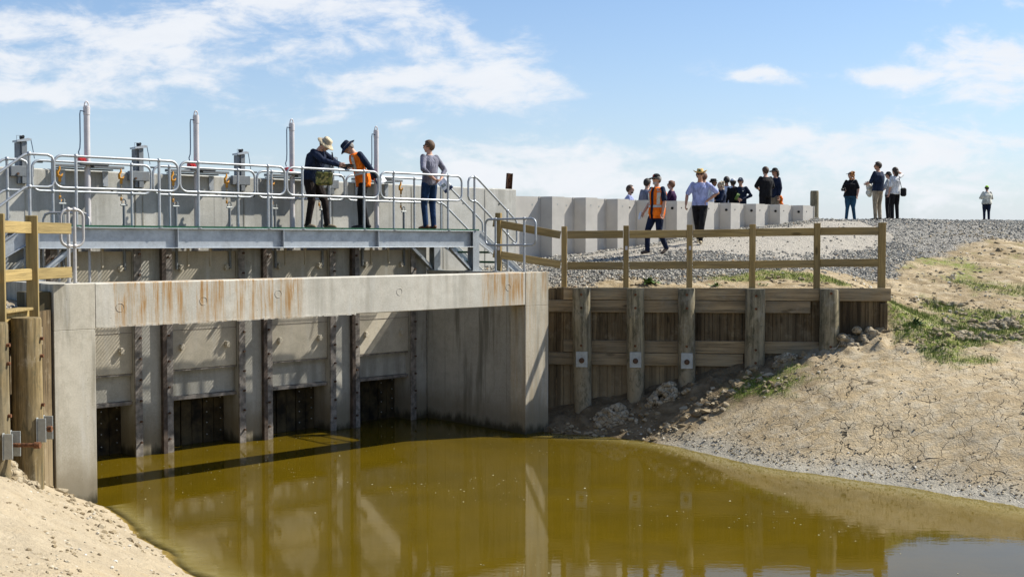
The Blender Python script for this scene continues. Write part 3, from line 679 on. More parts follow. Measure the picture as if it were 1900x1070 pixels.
# grass blades
def grass_obj():
    vs = []; fs = []; tn = []
    def fn(X, Y): return np.clip(gridval(grass, X, Y), 0, 1) ** 1.5
    X1, Y1 = samp(90000, 2, 13, 20.5, 27.5, fn); X2, Y2 = samp(9000, -6.4, -3.3, 8, 16, lambda X, Y: fn(X, Y) * .8); X3, Y3 = samp(14000, 7.6, 20, 27, 42, lambda X, Y: fn(X, Y) * .6)
    X = np.r_[X1, X2, X3]; Y = np.r_[Y1, Y2, Y3]; Z = height(X, Y)
    for x, y, z in zip(X, Y, Z):
        if z < .06: continue
        vn = float(fbm(np.array([x * 2.5]), np.array([y * 2.5]), 2)[0])
        h = random.uniform(.025, .075) * (1 + 2.2 * max(0, vn)); a = random.random() * 6.28; w = random.uniform(.003, .007); l = random.uniform(.01, .05); b = random.random() * 6.28
        i = len(vs); vs += [(x - w * math.cos(a), y - w * math.sin(a), z - .01), (x + w * math.cos(a), y + w * math.sin(a), z - .01), (x + l * math.cos(b), y + l * math.sin(b), z + h)]; fs.append((i, i + 1, i + 2)); q = random.random(); tn += [q, q, q]
    me = bpy.data.meshes.new('grass'); me.from_pydata(vs, [], fs); at = me.attributes.new('tone', 'FLOAT', 'POINT'); at.data.foreach_set('value', tn)
    me.materials.append(mat_tone('grass_blades', [(0, (.05, .11, .012)), (.6, (.14, .21, .03)), (1, (.34, .32, .11))], .7, 0)); o = bpy.data.objects.new('grass', me); C.objects.link(o); setp(o, 'thin new grass in patches on the clay bank', kind='stuff')
grass_obj()

# scum and bits afloat
X1, Y1 = samp(2600, -6, 7, 12.5, 23, lambda X, Y: np.clip(fbm(X * .7, Y * .7, 3) * 1.6, 0.02, 1) * (height(X, Y, False) < -.08))
sz = rs.uniform(.004, .014, len(X1))
scatter_mesh('floating_scum', np.stack([X1, Y1, X1 * 0 + .002], -1), sz, OCT_V, OCT_F, rs.rand(len(X1)), mat_tone('scum', [(0, (.30, .26, .12)), (1, (.62, .58, .42))]), 'pale specks and bits floating on the pond', flat=.25)

# ================================================================ CONCRETE CULVERT
G0, G1, PER = 1.34, 2.70, 2.06           # first gate bay along the wall, and the spacing of the bays
O3 = tuple(Lw(0, 0, 0))
culvert = thing('concrete_culvert', 'pale concrete culvert mouth with a rust streaked front beam standing in the pond', 'culvert', O3, UANG)
MB().box(.602, 9.268, 0, .42, 2.52, 3.15, .012).build('portal_beam', M['conc_beam'], culvert)
for (a, b) in ((0, .6), (9.27, 9.91)):
    m = MB(); m.box(a, b, 0, .42, -1.2, 2.50, .006); m.box(a, b, 0, .42, 2.501, 3.15, .006); m.box(a + .03, b - .03, .02, .4, 2.49, 2.52)
    m.build('column', M['conc_col'], culvert)
m = MB()
m.box(9.33, 9.74, .421, 3.04, -1.2, 3.147, .01); m.build('side_wall', M['conc_side'], culvert)
MB().box(.10, .50, .421, 3.04, -1.2, 3.147, .01).build('side_wall', M['conc_side'], culvert)
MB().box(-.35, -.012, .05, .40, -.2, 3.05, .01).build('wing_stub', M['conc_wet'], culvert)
m = MB(); s_ = .61; r_ = random.Random(2)
while s_ < 5.2:
    d = r_.uniform(.03, .11); m.box(s_, s_ + d - .001, -.006 - r_.uniform(0, .006), .012, 2.519 - r_.uniform(.0, .016), 2.526 + r_.uniform(0, .014)); s_ += d
m.build('grout_lip', M['conc_beam'], culvert)
# round form tie marks on the beam
for px, py in ((222, 570), (377, 558), (516, 545), (741, 541), (943, 533)):
    s_ = onw(px, 0); q = Lw(s_, 0); z_ = zat(py, q.y); m = MB()
    m.tube([(s_ + .062 * math.cos(a), -.001, z_ + .062 * math.sin(a)) for a in [i * math.pi / 8 for i in range(16)]], .004, 5, closed=True)
    m.build('form_tie_mark', M['conc_beam'], culvert)
PIERS = [(.50, G0)] + [(G1 + PER * k, G0 + PER * (k + 1)) for k in range(3)] + [(G1 + PER * 3, 9.33)]
for i, (a, b) in enumerate(PIERS):
    p = MB().box(a, b, 3.04, 4.0, -1.2, 3.93, .008).build('pier', M['conc_pier'], culvert)
    strips = []
    if i > 0: strips.append((a - .012, a + .125))
    if i < 4: strips.append((b - .125, b + .012))
    for j, (c, d) in enumerate(strips):
        g = MB().box(c, d, 2.995, 3.038, -.9, 3.90, .006)
        left = (i > 0 and j == 0)
        if not left: MB().box(c - .085, c - .003, 2.95, 3.038, -.9, 3.90, .004).build('guide_channel', M['frp_dk'], p)
        gg = g.build('guide_strip', M['frp'], p)
        b2 = MB(); e = (c + d) / 2 + (.03 if left else -.02); z = .25
        while z < 3.8:
            b2.cyl((e, 2.955, z), (e, 3.0, z), .020, 6); z += .365 if left else .46
        b2.build_each('bolt', M['bolt'], p)
for k in range(4):
    a, b = G0 + PER * k, G1 + PER * k
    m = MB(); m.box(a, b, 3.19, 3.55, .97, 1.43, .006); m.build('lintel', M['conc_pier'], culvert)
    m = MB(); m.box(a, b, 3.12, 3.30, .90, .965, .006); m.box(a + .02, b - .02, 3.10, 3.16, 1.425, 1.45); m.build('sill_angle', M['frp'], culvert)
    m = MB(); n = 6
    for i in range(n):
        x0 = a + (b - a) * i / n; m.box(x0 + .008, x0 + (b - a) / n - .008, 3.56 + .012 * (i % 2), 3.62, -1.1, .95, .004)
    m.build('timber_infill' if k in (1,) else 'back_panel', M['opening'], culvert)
    m = MB()
    for z in (.2, .42, .62, .82):
        m.cyl((b - .09, 3.545, z), (b - .09, 3.57, z), .012, 6); m.cyl((b - .38, 3.545, z - .05), (b - .38, 3.57, z - .05), .012, 6)
    m.build_each('bolt', M['plate'], culvert)

# ---------------------------------------------------------------- the high wall behind the walkway
wall = thing('concrete_wall', 'tall pale concrete wall with board joints behind the steel walkway', 'wall', O3, UANG)
MB().box(.60, 12.46, 3.50, 3.92, 2.6, 4.97, .02).build('wall_body', M['conc_wall'], wall)
m = MB()
for s_ in [1.04, 2.98, 3.12, 5.04, 5.18, 7.1, 7.24, 9.3, 10.2, 11.45]: m.box(s_ - .012, s_ + .012, 3.494, 3.502, 2.9, 4.93)
m.build_each('joint_sealant', M['conc_side'], wall)
m = MB()
for s_ in (1.25, 2.55, 3.4, 4.6, 5.4, 6.6, 7.5, 8.7, 9.8, 10.8, 11.9):
    for z_ in (4.62, 3.7): m.cyl((s_, 3.49, z_), (s_, 3.503, z_), .022, 8)
m.build_each('tie_hole', M['hole'], wall)
MB().box(.10, .58, 3.52, 3.9, 2.8, 4.99, .01).build('end_channel', M['frp'], wall)

ord_ = ['leftmost', 'second from the left', 'third from the left', 'rightmost']
# ---------------------------------------------------------------- sluice gates, cylinders, chains, winch posts
for k in range(4):
    c = (G0 + G1) / 2 + PER * k; loc = tuple(Lw(c, 3.1, 0))
    g = thing('sluice_gate', 'cream sluice gate leaf in the ' + ['leftmost culvert bay, half hidden by the left column', 'second culvert bay from the left', 'third culvert bay from the left', 'rightmost culvert bay beside the side wall'][k], 'sluice gate', loc, UANG, 'sluice gates in the culvert')
    m = MB().box(-.675, .675, 0, .06, 1.455, 3.58, .008)
    m.build('gate_leaf', M['leaf'], g)
    m = MB().box(-.672, .672, -.006, .0, 2.90, 2.912); m.box(-.672, .672, -.006, .0, 2.16, 2.17); m.build_each('leaf_joint', M['frp'], g)
    for e in (-.46, .46):
        for z_ in (1.86, 3.28):
            MB().box(e - .03, e + .03, -.07, -.001, z_ - .055, z_ + .055, .006).cyl((e - .05, -.05, z_), (e + .05, -.05, z_), .014, 6).build('lifting_lug', M['leaf'], g)
    for e in (-.54, .54):
        r = MB().cyl((e, .045 - .07, 3.25), (e, .045 - .07, 4.36), .026, 8).build('lifting_rod', M['steel_dk'], g)
        s2 = MB().tube([(e + .035 * math.cos(a), -.025, 4.42 + .055 * math.sin(a)) for a in [math.pi * (i / 6) for i in range(-1, 8)]], .011, 6)
        s2.cyl((e - .06, -.025, 4.375), (e + .06, -.025, 4.375), .017, 6); s2.build('shackle', M['plate'], r)
    for e in (-.3, .15):
        MB().box(e - .02, e + .02, -.03, .03, 3.3, 3.86, .004).build('stop_bar', M['leaf'], g)
    # hydraulic cylinder
    loc = tuple(Lw(c, 3.30, 0))
    h = thing('hydraulic_cylinder', 'tall cream hydraulic cylinder rising above the wall, %s of the four' % ord_[k], 'hydraulic cylinder', loc, UANG, 'hydraulic cylinders over the gates')
    MB().cyl((0, 0, 3.6), (0, 0, 6.02), .051, 16).cyl((0, 0, 5.9), (0, 0, 6.03), .057, 16).build('barrel', M['cyl'], h)
    MB().tube([(.035 * math.cos(a), 0, 6.05 + .075 * math.sin(a)) for a in [math.pi * i / 8 for i in range(9)]], .012, 6).cyl((0, 0, 6.02), (0, 0, 6.05), .05, 12).build('eye', M['cyl'], h)
    MB().tube([(-.05, -.02, 5.95), (-.12, -.02, 5.96), (-.128, -.02, 5.9), (-.128, -.02, 5.45), (-.135, -.02, 5.33), (-.16, -.02, 5.26), (-.15, -.03, 5.2)], .010, 6).build('hose', M['hose'], h)
    MB().box(-.17, -.06, -.07, .05, 5.09, 5.17, .01).cyl((-.14, -.09, 5.15), (-.14, .0, 5.15), .035, 8).cyl((-.08, -.09, 5.11), (-.08, .0, 5.11), .03, 8).build('valve', M['red'], h)
    m = MB(); m.box(-.60, -.075, -.10, .06, 5.0, 5.045, .004); m.box(.075, .62, -.10, .06, 5.0, 5.045, .004); m.box(-.16, .34, -.11, .16, 5.048, 5.07, .003)
    m.box(-.5, .5, .075, .19, 4.973, 4.995, .003)
    m.build('cross_beam', M['steel_dk'], h)
    for e in (-.36, .40): MB().box(e - .05, e + .05, .17, .19, 4.70, 4.965, .004).build('hanger_plate', M['steel'], h)
    for e in (-.54, .54):
        q = thing('chain_hoist', 'orange hook and chain just %s of the %s tall cylinder' % ('left' if e < 0 else 'right', ['leftmost', 'second', 'third', 'rightmost'][k]), 'chain', tuple(Lw(c + e, 3.17, 0)), UANG, 'chains with orange hooks above the gates')
        m = MB(); m.tube([(0, 0, 5.0), (.0, 0, 4.95), (-.035, 0, 4.90), (-.03, 0, 4.84), (.03, 0, 4.83), (.05, 0, 4.88)], [.012, .02, .022, .026, .022, .012], 8); m.box(-.02, .025, -.012, .012, 4.74, 4.85, .006); m.build('hook', M['orange_hook'], q)
        m = MB(); z = 4.745; i = 0
        while z > 4.50:
            t = i % 2; m.tube([((.014 * math.cos(a)) * (1 - t), (.014 * math.cos(a)) * t, z - .02 + .024 * math.sin(a)) for a in [x * math.pi / 4 for x in range(8)]], .0055, 4, closed=True); z -= .034; i += 1
        m.build('chain_links', M['chain'], q)
        MB().box(-.018, .018, -.012, .012, 4.45, 4.51, .005).tube([(0.0, 0, 4.47), (.025, 0, 4.44), (.01, 0, 4.41)], .012, 6).build('lower_hook', M['orange_hook'], q)
for k in range(4):
    c = .985 + 2.06 * k + (.0 if k else 0); h = thing('winch_post', 'short galvanised winch post on top of the wall, %s' % ['leftmost of four', 'between the two left cylinders', 'between the two middle cylinders', 'behind the two bending men'][k], 'winch post', tuple(Lw(c, 3.46, 0)), UANG, 'winch posts on the wall')
    m = MB(); m.box(-.085, -.032, -.02, .12, 4.70, 5.38, .006); m.box(-.028, .065, -.045, .10, 4.70, 5.40, .008); m.build('post', M['steel_dk'], h)
    m = MB(); m.prism([(-.11, 5.38), (.10, 5.41), (.13, 5.44), (.07, 5.455), (-.11, 5.41)], -.08, .13); m.build('head_plate', M['steel'], h)
    m = MB(); m.box(-.03, .03, -.03, .05, 5.43, 5.48, .012); m.cyl((.0, -.05, 5.475), (.0, .06, 5.475), .024, 10); m.build('winch_drum', M['black'], h)
    m = MB(); m.tube([(-.105, -.05, 5.40), (-.11, -.05, 5.485), (-.02, -.05, 5.49)], .005, 5); m.build('guard_wire', M['rail'], h)
    m = MB(); m.tube([(.12, -.06, 5.43), (.145, -.06, 5.3), (.175, -.06, 5.12)], .007, 5); m.build('lever', M['hose'], h)
    m = MB(); m.box(.185, .31, -.08, -.03, 5.055, 5.08, .006); m.build('handle', M['black'], h)
    m = MB(); m.box(-.21, .17, -.05, -.005 + .04, 4.82, 4.99, .006); m.build('base_plate', M['steel_dk'], h)
    m = MB(); m.cyl((-.1, -.08, 4.86), (-.1, -.05, 4.86), .02, 8); m.build('bolt', M['bolt'], h)

# ================================================================ STEEL WALKWAY
walk = thing('steel_walkway', 'galvanised steel walkway with green grating crossing above the culvert beam', 'walkway', O3, UANG)
DZ = 3.97; WF, WR = 1.75, 3.0
def ibeam(m, s0, s1, w, z0, z1, fl=.09, tw=.012, tf=.014):
    m.box(s0, s1, w - fl, w + fl, z1 - tf, z1, .002); m.box(s0, s1, w - fl, w + fl, z0, z0 + tf, .002); m.box(s0 + .001, s1 - .001, w - tw / 2, w + tw / 2, z0 + tf, z1 - tf)
m = MB(); ibeam(m, .50, 9.42, WF, 3.635, DZ); m.build('front_girder', M['steel'], walk)
m = MB(); ibeam(m, .50, 9.42, WR, 3.635, DZ, .05); m.build('rear_girder', M['steel_dk'], walk)
for px in (331, 527, 703):
    s_ = onw(px, WF - .08); MB().box(s_ - .006, s_ + .006, WF - .085, WF - .008, 3.65, DZ - .015).build('stiffener', M['steel'], walk)
m = MB(); s_ = .55
while s_ < 9.55:
    m.box(s_ - .005, s_ + .005, WF - .05, WR + .02, DZ + .006, DZ + .026); s_ += .062
for w_ in (1.80, 2.1, 2.4, 2.7, 2.95): m.box(.5, 9.58, w_ - .004, w_ + .004, DZ + .008, DZ + .024)
m.build('grating', M['green'], walk)
m = MB(); segs = [.5, 2.05, 4.1, 6.15, 8.2, 9.6]
for a, b in zip(segs[:-1], segs[1:]): m.box(a + .006, b - .006, WF - .075, WF - .052, DZ + .001, DZ + .034)
m.build('grating_edge', M['green'], walk)
for s_ in (1.4, 3.2, 5.0, 6.9, 8.6): MB().box(s_ - .035, s_ + .035, WF + .01, WR - .01, 3.80, DZ - .005).build('cross_member', M['steel_dk'], walk)
for s_, sg in ((9.50, -1), (.42, 1)):
    for w_ in (WF, WR - .03):
        mm = MB(); mm.box(s_ - .085, s_ + .085, w_ - .085, w_ - .072, 3.16, DZ); mm.box(s_ - .085, s_ + .085, w_ + .072, w_ + .085, 3.16, DZ); mm.box(s_ - .006, s_ + .006, w_ - .072, w_ + .072, 3.16, DZ)
        mm.box(s_ - .084, s_ + .084, w_ - .071, w_ + .071, 3.64, 3.652); mm.box(s_ - .13, s_ + .13, w_ - .12, w_ + .12, 3.148, 3.162)
        mm.build('support_column', M['steel'], walk)
        a, b = Vector((s_ + sg * .62, w_, 3.63)), Vector((s_ + sg * .09, w_, 3.20)); d = (b - a).normalized(); up = Vector((-d.z, 0, d.x))
        mm = MB(); L_ = (b - a).length; Mx = Matrix((( d.x, 0, up.x, a.x), (0, 1, 0, a.y), (d.z, 0, up.z, a.z), (0, 0, 0, 1)))
        mm.box(0, L_, -.05, .05, -.045, -.038, M=Mx); mm.box(0, L_, -.004, .05, -.038, .04, M=Mx); mm.box(0, L_, -.05, -.042, -.038, -.01, M=Mx)
        mm.build('brace', M['steel'], walk)

# stairs at both ends
def stair(sg, s0, label):
    st = thing('steel_stair', label, 'stair', tuple(Lw(s0, 0, 0)), UANG if sg > 0 else UANG)
    run, z0, z1 = 1.22, DZ, 3.12
    for w_ in (WF, WR):
        m = MB(); P = [(0, z0), (.12, z0), (run + .08, z1), (run - .18, z1), (0, z0 - .24)]
        m.prism([(sg * p[0], p[1]) for p in P], w_ - .005, w_ + .005)
        d = Vector((run - .04, z1 - z0)).normalized()
        m.tube([(sg * .12, w_ - .03, z0 - .01), (sg * (run + .08), w_ - .03, z1 + .005)], .012, 4, smooth=False); m.tube([(sg * .02, w_ - .03, z0 - .235), (sg * (run - .18), w_ - .03, z1 + .005)], .012, 4, smooth=False)
        m.build('stringer', M['steel'], st)
    for i in range(1, 4):
        z = z0 - (z0 - z1) * i / 4; x = run * i / 4 - .05; m = MB()
        for j in range(6): m.box(sg * (x - .12 + j * .045), sg * (x - .12 + j * .045 + .012), WF + .01, WR - .01, z - .03, z)
        m.box(sg * (x - .13), sg * (x - .122), WF + .01, WR - .01, z - .04, z); m.box(sg * (x + .12), sg * (x + .128), WF + .01, WR - .01, z - .04, z)
        m.build('tread', M['green'], st)
    return st
stair(1, 9.60, 'short steel stair with green treads at the right end of the walkway')
stair(-1, .42, 'steel stair going down from the left end of the walkway')

# ---------------------------------------------------------------- handrails
RT, RM, RR = 5.07, 4.575, .0215
def arc(c, e0, e1, r, n=5):   # quarter bend between two unit vectors, centre c
    return [c + (e0 * math.cos(math.pi / 2 * i / n) + e1 * math.sin(math.pi / 2 * i / n)) * r for i in range(n + 1)]
def loop_rect(m, s0, s1, zb, zt, r=.13, w=0, rr=RR):
    X, Z = Vector((1, 0, 0)), Vector((0, 0, 1)); p = lambda s, z: Vector((s, w, z))
    pts = arc(p(s1 - r, zt - r), Z, X, r) + arc(p(s1 - r, zb + r), X, -Z, r) + arc(p(s0 + r, zb + r), -Z, -X, r) + arc(p(s0 + r, zt - r), -X, Z, r)
    m.tube(pts, rr, 8, closed=True)
def post(par, s, zb, zt, zm, mat, w=0, rr=RR):
    o = MB().cyl((s, w, zb), (s, w, zt), rr * 1.08, 10).cyl((s, w, zb), (s, w, zb + .012), .055, 12).build('post', mat, par)
    MB().ball((s, w, zt), rr * 1.75, 10).ball((s, w, zm), rr * 1.75, 10).build_each('ball_joint', mat, o)
def rail_panel(s0, s1, posts, w, label, mat=M['rail'], zt=RT, zm=RM, zb=DZ, group='handrail panels of the walkway'):
    t = thing('handrail_panel', label, 'handrail', tuple(Lw(s0, w, 0)), UANG, group)
    m = MB(); loop_rect(m, 0, s1 - s0, zm, zt); m.build('rail_loop', mat, t)
    for p in posts: post(t, p - s0, zb, zt, zm, mat)
    return t
WFR, WRR = 1.70, 3.04
fr = [(103, 332, 143.5, 297), (335.5, 530, 369.5, 498.5), (533.5, 703, 562, 676), (706, 857, 731, 831.5)]
nm = ['behind the left loop rail', 'in front of the wall between the two left cylinders', 'in front of the two bending men', 'in front of the man in grey']
for (a, b, c, d), l in zip(fr, ['leftmost full panel, above the left end of the culvert', 'second panel from the left', 'panel the two bending men lean over', 'panel beside the man in the grey shirt']):
    rail_panel(onw(a, WFR), onw(b, WFR), [onw(c, WFR), onw(d, WFR)], WFR, 'front handrail of the walkway, ' + l)
for (a, b, c, d), l in zip([(62, 282, 100, 246), (286, 474, 316, 443), (478, 640, 505, 612), (643, 795, 665, 769)], ['leftmost panel', 'second panel from the left', 'panel behind the two bending men', 'panel ending behind the man in grey']):
    rail_panel(onw(a, WRR), onw(b, WRR), [onw(c, WRR), onw(d, WRR)], WRR, 'rear handrail of the walkway, ' + l)
def stair_rail(sg, s0, w, flat0, label, zend=.0):
    t = thing('stair_handrail', label, 'handrail', tuple(Lw(s0, w, 0)), UANG, 'stair handrails')
    m = MB(); k = .76; r = .10; run = 1.0
    def path(z): return [Vector((sg * x, 0, zz)) for x, zz in ((-flat0 + r, z), (0, z), (.07, z - .02), (.14, z - .07), (.14 + run, z - .07 - run * k))]
    top, mid = path(RT), path(RM)
    e = top[-1]; f = mid[-1]
    pts = [Vector((sg * (-flat0), 0, RM + r)), Vector((sg * (-flat0), 0, RT - r)), Vector((sg * (-flat0 + .03), 0, RT - .03))] + top + [e + Vector((sg * .06, 0, -.06)), e + Vector((sg * .075, 0, -.14)), Vector((e.x + sg * .075, 0, f.z + .02)), Vector((e.x + sg * .04, 0, f.z - .06)), f + Vector((-sg * .06, 0, -.02))]
    mm = MB(); mm.tube(pts, RR, 8)
    mm.tube([Vector((sg * (-flat0), 0, RM + r)), Vector((sg * (-flat0 + .03), 0, RM + .03))] + mid, RR, 8); mm.build('rail_loop', M['rail'], t)
    post(t, 0, DZ, RT, RM, M['rail']); x = .14 + run * .80
    post(t, sg * x, DZ - .76 * x - .12, RT - .07 - run * .80 * k, RM - .07 - run * .80 * k, M['rail'])
stair_rail(1, onw(880.5, WFR), WFR, .17, 'front handrail sloping down the right hand stair')
stair_rail(1, onw(818.5, WRR), WRR, .17, 'rear handrail sloping down the right hand stair, near the man in grey')
stair_rail(-1, onw(57, WFR), WFR, .38, 'front handrail sloping down the left hand stair')
stair_rail(-1, onw(16, WRR), WRR, .33, 'rear handrail sloping down the left hand stair')
# rails standing on the concrete itself
def free_rail(p0, p1, ends, posts, zt, zm, zb, label, mat, name='handrail_panel'):
    a, b = Vector(p0), Vector(p1); d = b - a; t = thing(name, label, 'handrail', (a.x, a.y, 0), math.atan2(d.y, d.x), 'handrails standing on the culvert top')
    m = MB(); loop_rect(m, ends[0], ends[1], zm, zt, .11); m.build('rail_loop', mat, t)
    for p in posts: post(t, p, zb, zt, zm, mat)
    return t
A_, B_ = Lw(9.55, 1.42), Lw(9.55, .02)
free_rail(A_, B_, (-.02, 1.42), (.28, 1.10), 4.20, 3.68, 3.15, 'galvanised loop rail on the right end of the culvert, overlapping the timber fence', M['rail'])
A_, B_ = Lw(.24, .28), Lw(.60, .28)
free_rail(A_, B_, (-.0, .33), (.11, .20), 4.20, 3.68, 3.15, 'small dull loop rail on the left end of the culvert beam', M['railn'])
A_, B_ = Lw(.34, .72), Lw(.34, 2.0)
t = thing('hoop_rail', 'tall dull hoop rail behind the small loop rail at the left end', 'handrail', tuple(Lw(.86, 2.36, 0)), 0.0, 'handrails standing on the culvert top')
mm = MB(); r = .12; w_ = .72; mm.tube([(0, 0, 2.9), (0, 0, 4.1), (.03, 0, 4.17), (.1, 0, 4.2), (w_ - .1, 0, 4.2), (w_ - .03, 0, 4.17), (w_, 0, 4.1), (w_, 0, 2.9)], RR, 8); mm.build('hoop', M['railn'], t)
MB().cyl((.24, 0, 2.9), (.24, 0, 4.2), RR, 8).build('middle_post', M['railn'], t)

# ================================================================ TIMBER RETAINING WALL AND FENCE (right)
P0 = Vector((.70, Yw(.70), 0)); P1 = Vector((7.36, Yw(7.36), 0)); TANG = math.atan2(P1.y - P0.y, P1.x - P0.x)
tw = thing('timber_retaining_wall', 'weathered timber retaining wall held by five round piles right of the culvert', 'retaining wall', tuple(P0), TANG)
def tX(px, off=0.0):              # photo column -> distance along the wall, off = metres in front of it
    k = (px - 950) / 2190; ca, sa = math.cos(TANG), math.sin(TANG)
    ax, ay = P0.x + sa * off, P0.y - ca * off
    return (k * ay - ax) / (ca - sa * k)
TZ = 2.83
m = MB(); x = tX(1019); i = 0; rw = random.Random(4)
xe = tX(1647)
m = MB()
while x < xe - .05:
    w = min(rw.choice((.15, .145, .155)), xe - x); y0 = rw.uniform(0, .012)
    m.box(x + .003, x + w - .003, y0, .05, -.2, TZ - .012 - rw.uniform(0, .01), .003); x += w
m.box(.01, xe - .01, .051, .075, -.2, TZ - .05)  # unseen backing box, added to keep sunlight from showing through the plank gaps
m.build('plank_sheeting', M['plank'], tw)
def board(px0, px1, py0, py1, y0=-.058, y1=-.004, z=None):
    Yq = 23.6; za, zb = zat(py1, Yq), zat(py0, Yq)
    mm = MB().box(0, tX(px1) - tX(px0), y0, y1, 0, zb - za - .004, .006); o = mm.build('waler', M['waler'], tw); o.location = (tX(px0), 0, za); return o
board(1046, 1272, 534, 557); board(1272.5, 1520, 534, 557.2); board(1520.5, 1653, 533, 557)
board(1018.5, 1180, 557.6, 580.5); board(1180.5, 1400, 557.6, 580.5); board(1400.5, 1504, 557.8, 580)
board(1046, 1275, 633, 656); board(1275.5, 1520, 632.5, 655.5)
board(1018.5, 1180, 656.6, 680); board(1180.5, 1380, 656.4, 680)
o = MB().box(tX(1647) - .14, tX(1647) + .0, -.06, .06, .9, TZ - .3, .006).build('end_post', M['plank'], tw)
for i, (px, r, pb) in enumerate(((1079, .185, 772), (1179, .175, 757), (1274, .17, 725), (1402, .195, 690), (1540, .19, 657))):
    yc = -.058 - r - .005; x = tX(px, -yc); lean = (.035, .02, .02, -.01, 0)[i]
    mm = MB(); zs = [-.6 if i < 4 else .3, .4, 1.0, 1.6, 2.2, TZ - .03, TZ - .012]; rr = [r * k for k in (.9, .95, 1.0, 1.02, 1.0, .985, .94)]
    mm.tube([(x + lean * (1 - z / 2.8) + .004 * math.sin(z * 5 + i), yc, z) for z in zs], rr, 20)
    p = mm.build('pile', M['pile'], tw)
    b2 = MB()
    for py in ((547, 572, 643) if i < 3 else (548, 572, 648, 672) if i == 3 else (543, 641)):
        z = zat(py, 23.3); b2.cyl((x + lean * .2, yc - r * .97 - .022, z), (x + lean * .2, yc - r * .9, z), .026, 8)
    b2.build_each('bolt_head', M['rust'], p)
    if i < 3:
        zc = zat(670 if i < 2 else 671, 23.2); q = MB(); xx = x + lean * .5
        q.box(xx - .115, xx + .115, yc - r - .016, yc - r + .004, zc - .155, zc + .155, .004); pl = q.build('bearing_plate', M['plate'], p)
        MB().cyl((xx, yc - r - .03, zc - .02), (xx, yc - r - .014, zc - .02), .055, 14).cyl((xx, yc - r - .085, zc - .02), (xx, yc - r - .02, zc - .02), .03, 6).build('bolt', M['bolt'], pl)
# fence on top of it
fx = [(925, 24.0, 395, None, .115), (1047, 24.03, 420, None, .11), (1162, 23.92, 418.5, None, .11), (1280, 23.79, 417, None, .115), (1397, 23.66, 416, None, .12), (1517, 23.54, 414, None, .12), (1637.5, 23.42, 413, None, .14)]
fence = thing('timber_fence', 'two rail treated pine fence along the top of the retaining wall', 'fence', (0, 0, 0))
pp = []
for i, (px, Y, pt, _, w) in enumerate(fx):
    X = xat(px, Y); zt = zat(pt, Y); zb = 3.15 if i == 0 else 2.5
    mm = MB().box(-w / 2, w / 2, -.05, .05, 0, zt - zb, .005)
    o = mm.build('post', M['woodz'], fence); o.location = (X, Y + .06, zb); o.rotation_euler = (0, 0, (UANG - math.pi / 2 + .5) * 0 + (-.1 if i else -.35))
    pp.append((X, Y + .06, zt))
    if i in (0, 2, 3):
        z = zat((461, 459, 460, 460)[i], Y); MB().box(X - .024, X + .024, Y - .008, Y + .006, z - .038, z + .038).build('paper_tag', M['cyl'], fence)
rails = [((930, 408, 465), (1047, 430, 485)), ((1047, 428.5, 486), (1162, 427.5, 486)), ((1162, 427.8, 485.5), (1280, 426.5, 484.5)), ((1280, 426.5, 484.5), (1397, 424.8, 483.5)), ((1397, 424.2, 483.6), (1517, 422.8, 482)), ((1517, 422, 480.8), (1637, 421.5, 480.2))]
for i, ((a, u0, l0), (b, u1, l1)) in enumerate(rails):
    ya, yb = fx[i][1], fx[i + 1][1]
    hw = .055; A = Vector((pp[i][0], ya - .01, 0)); B = Vector((pp[i + 1][0], yb - .01, 0))
    for j, (p0, p1) in enumerate(((u0, u1), (l0, l1))):
        a3 = Vector((A.x, A.y - .02, zat(p0, ya))); b3 = Vector((B.x, B.y - .02, zat(p1, yb))); yo = .075
        # rails run between the posts, behind their front faces
        d = b3 - a3; L_ = d.length; dd = d.normalized(); ang = math.atan2(d.y, d.x); tilt = math.asin(dd.z)
        s0 = .063 if i else -.10; s1 = L_ - .063
        hgt = .155
        o = MB().box(0, s1 - s0, -.022, .022, -hgt, 0, .004).build('rail', M['wood'], fence)
        o.location = a3 + dd * s0 + Vector((0, yo, 0)); o.rotation_euler = (0, -tilt, ang)

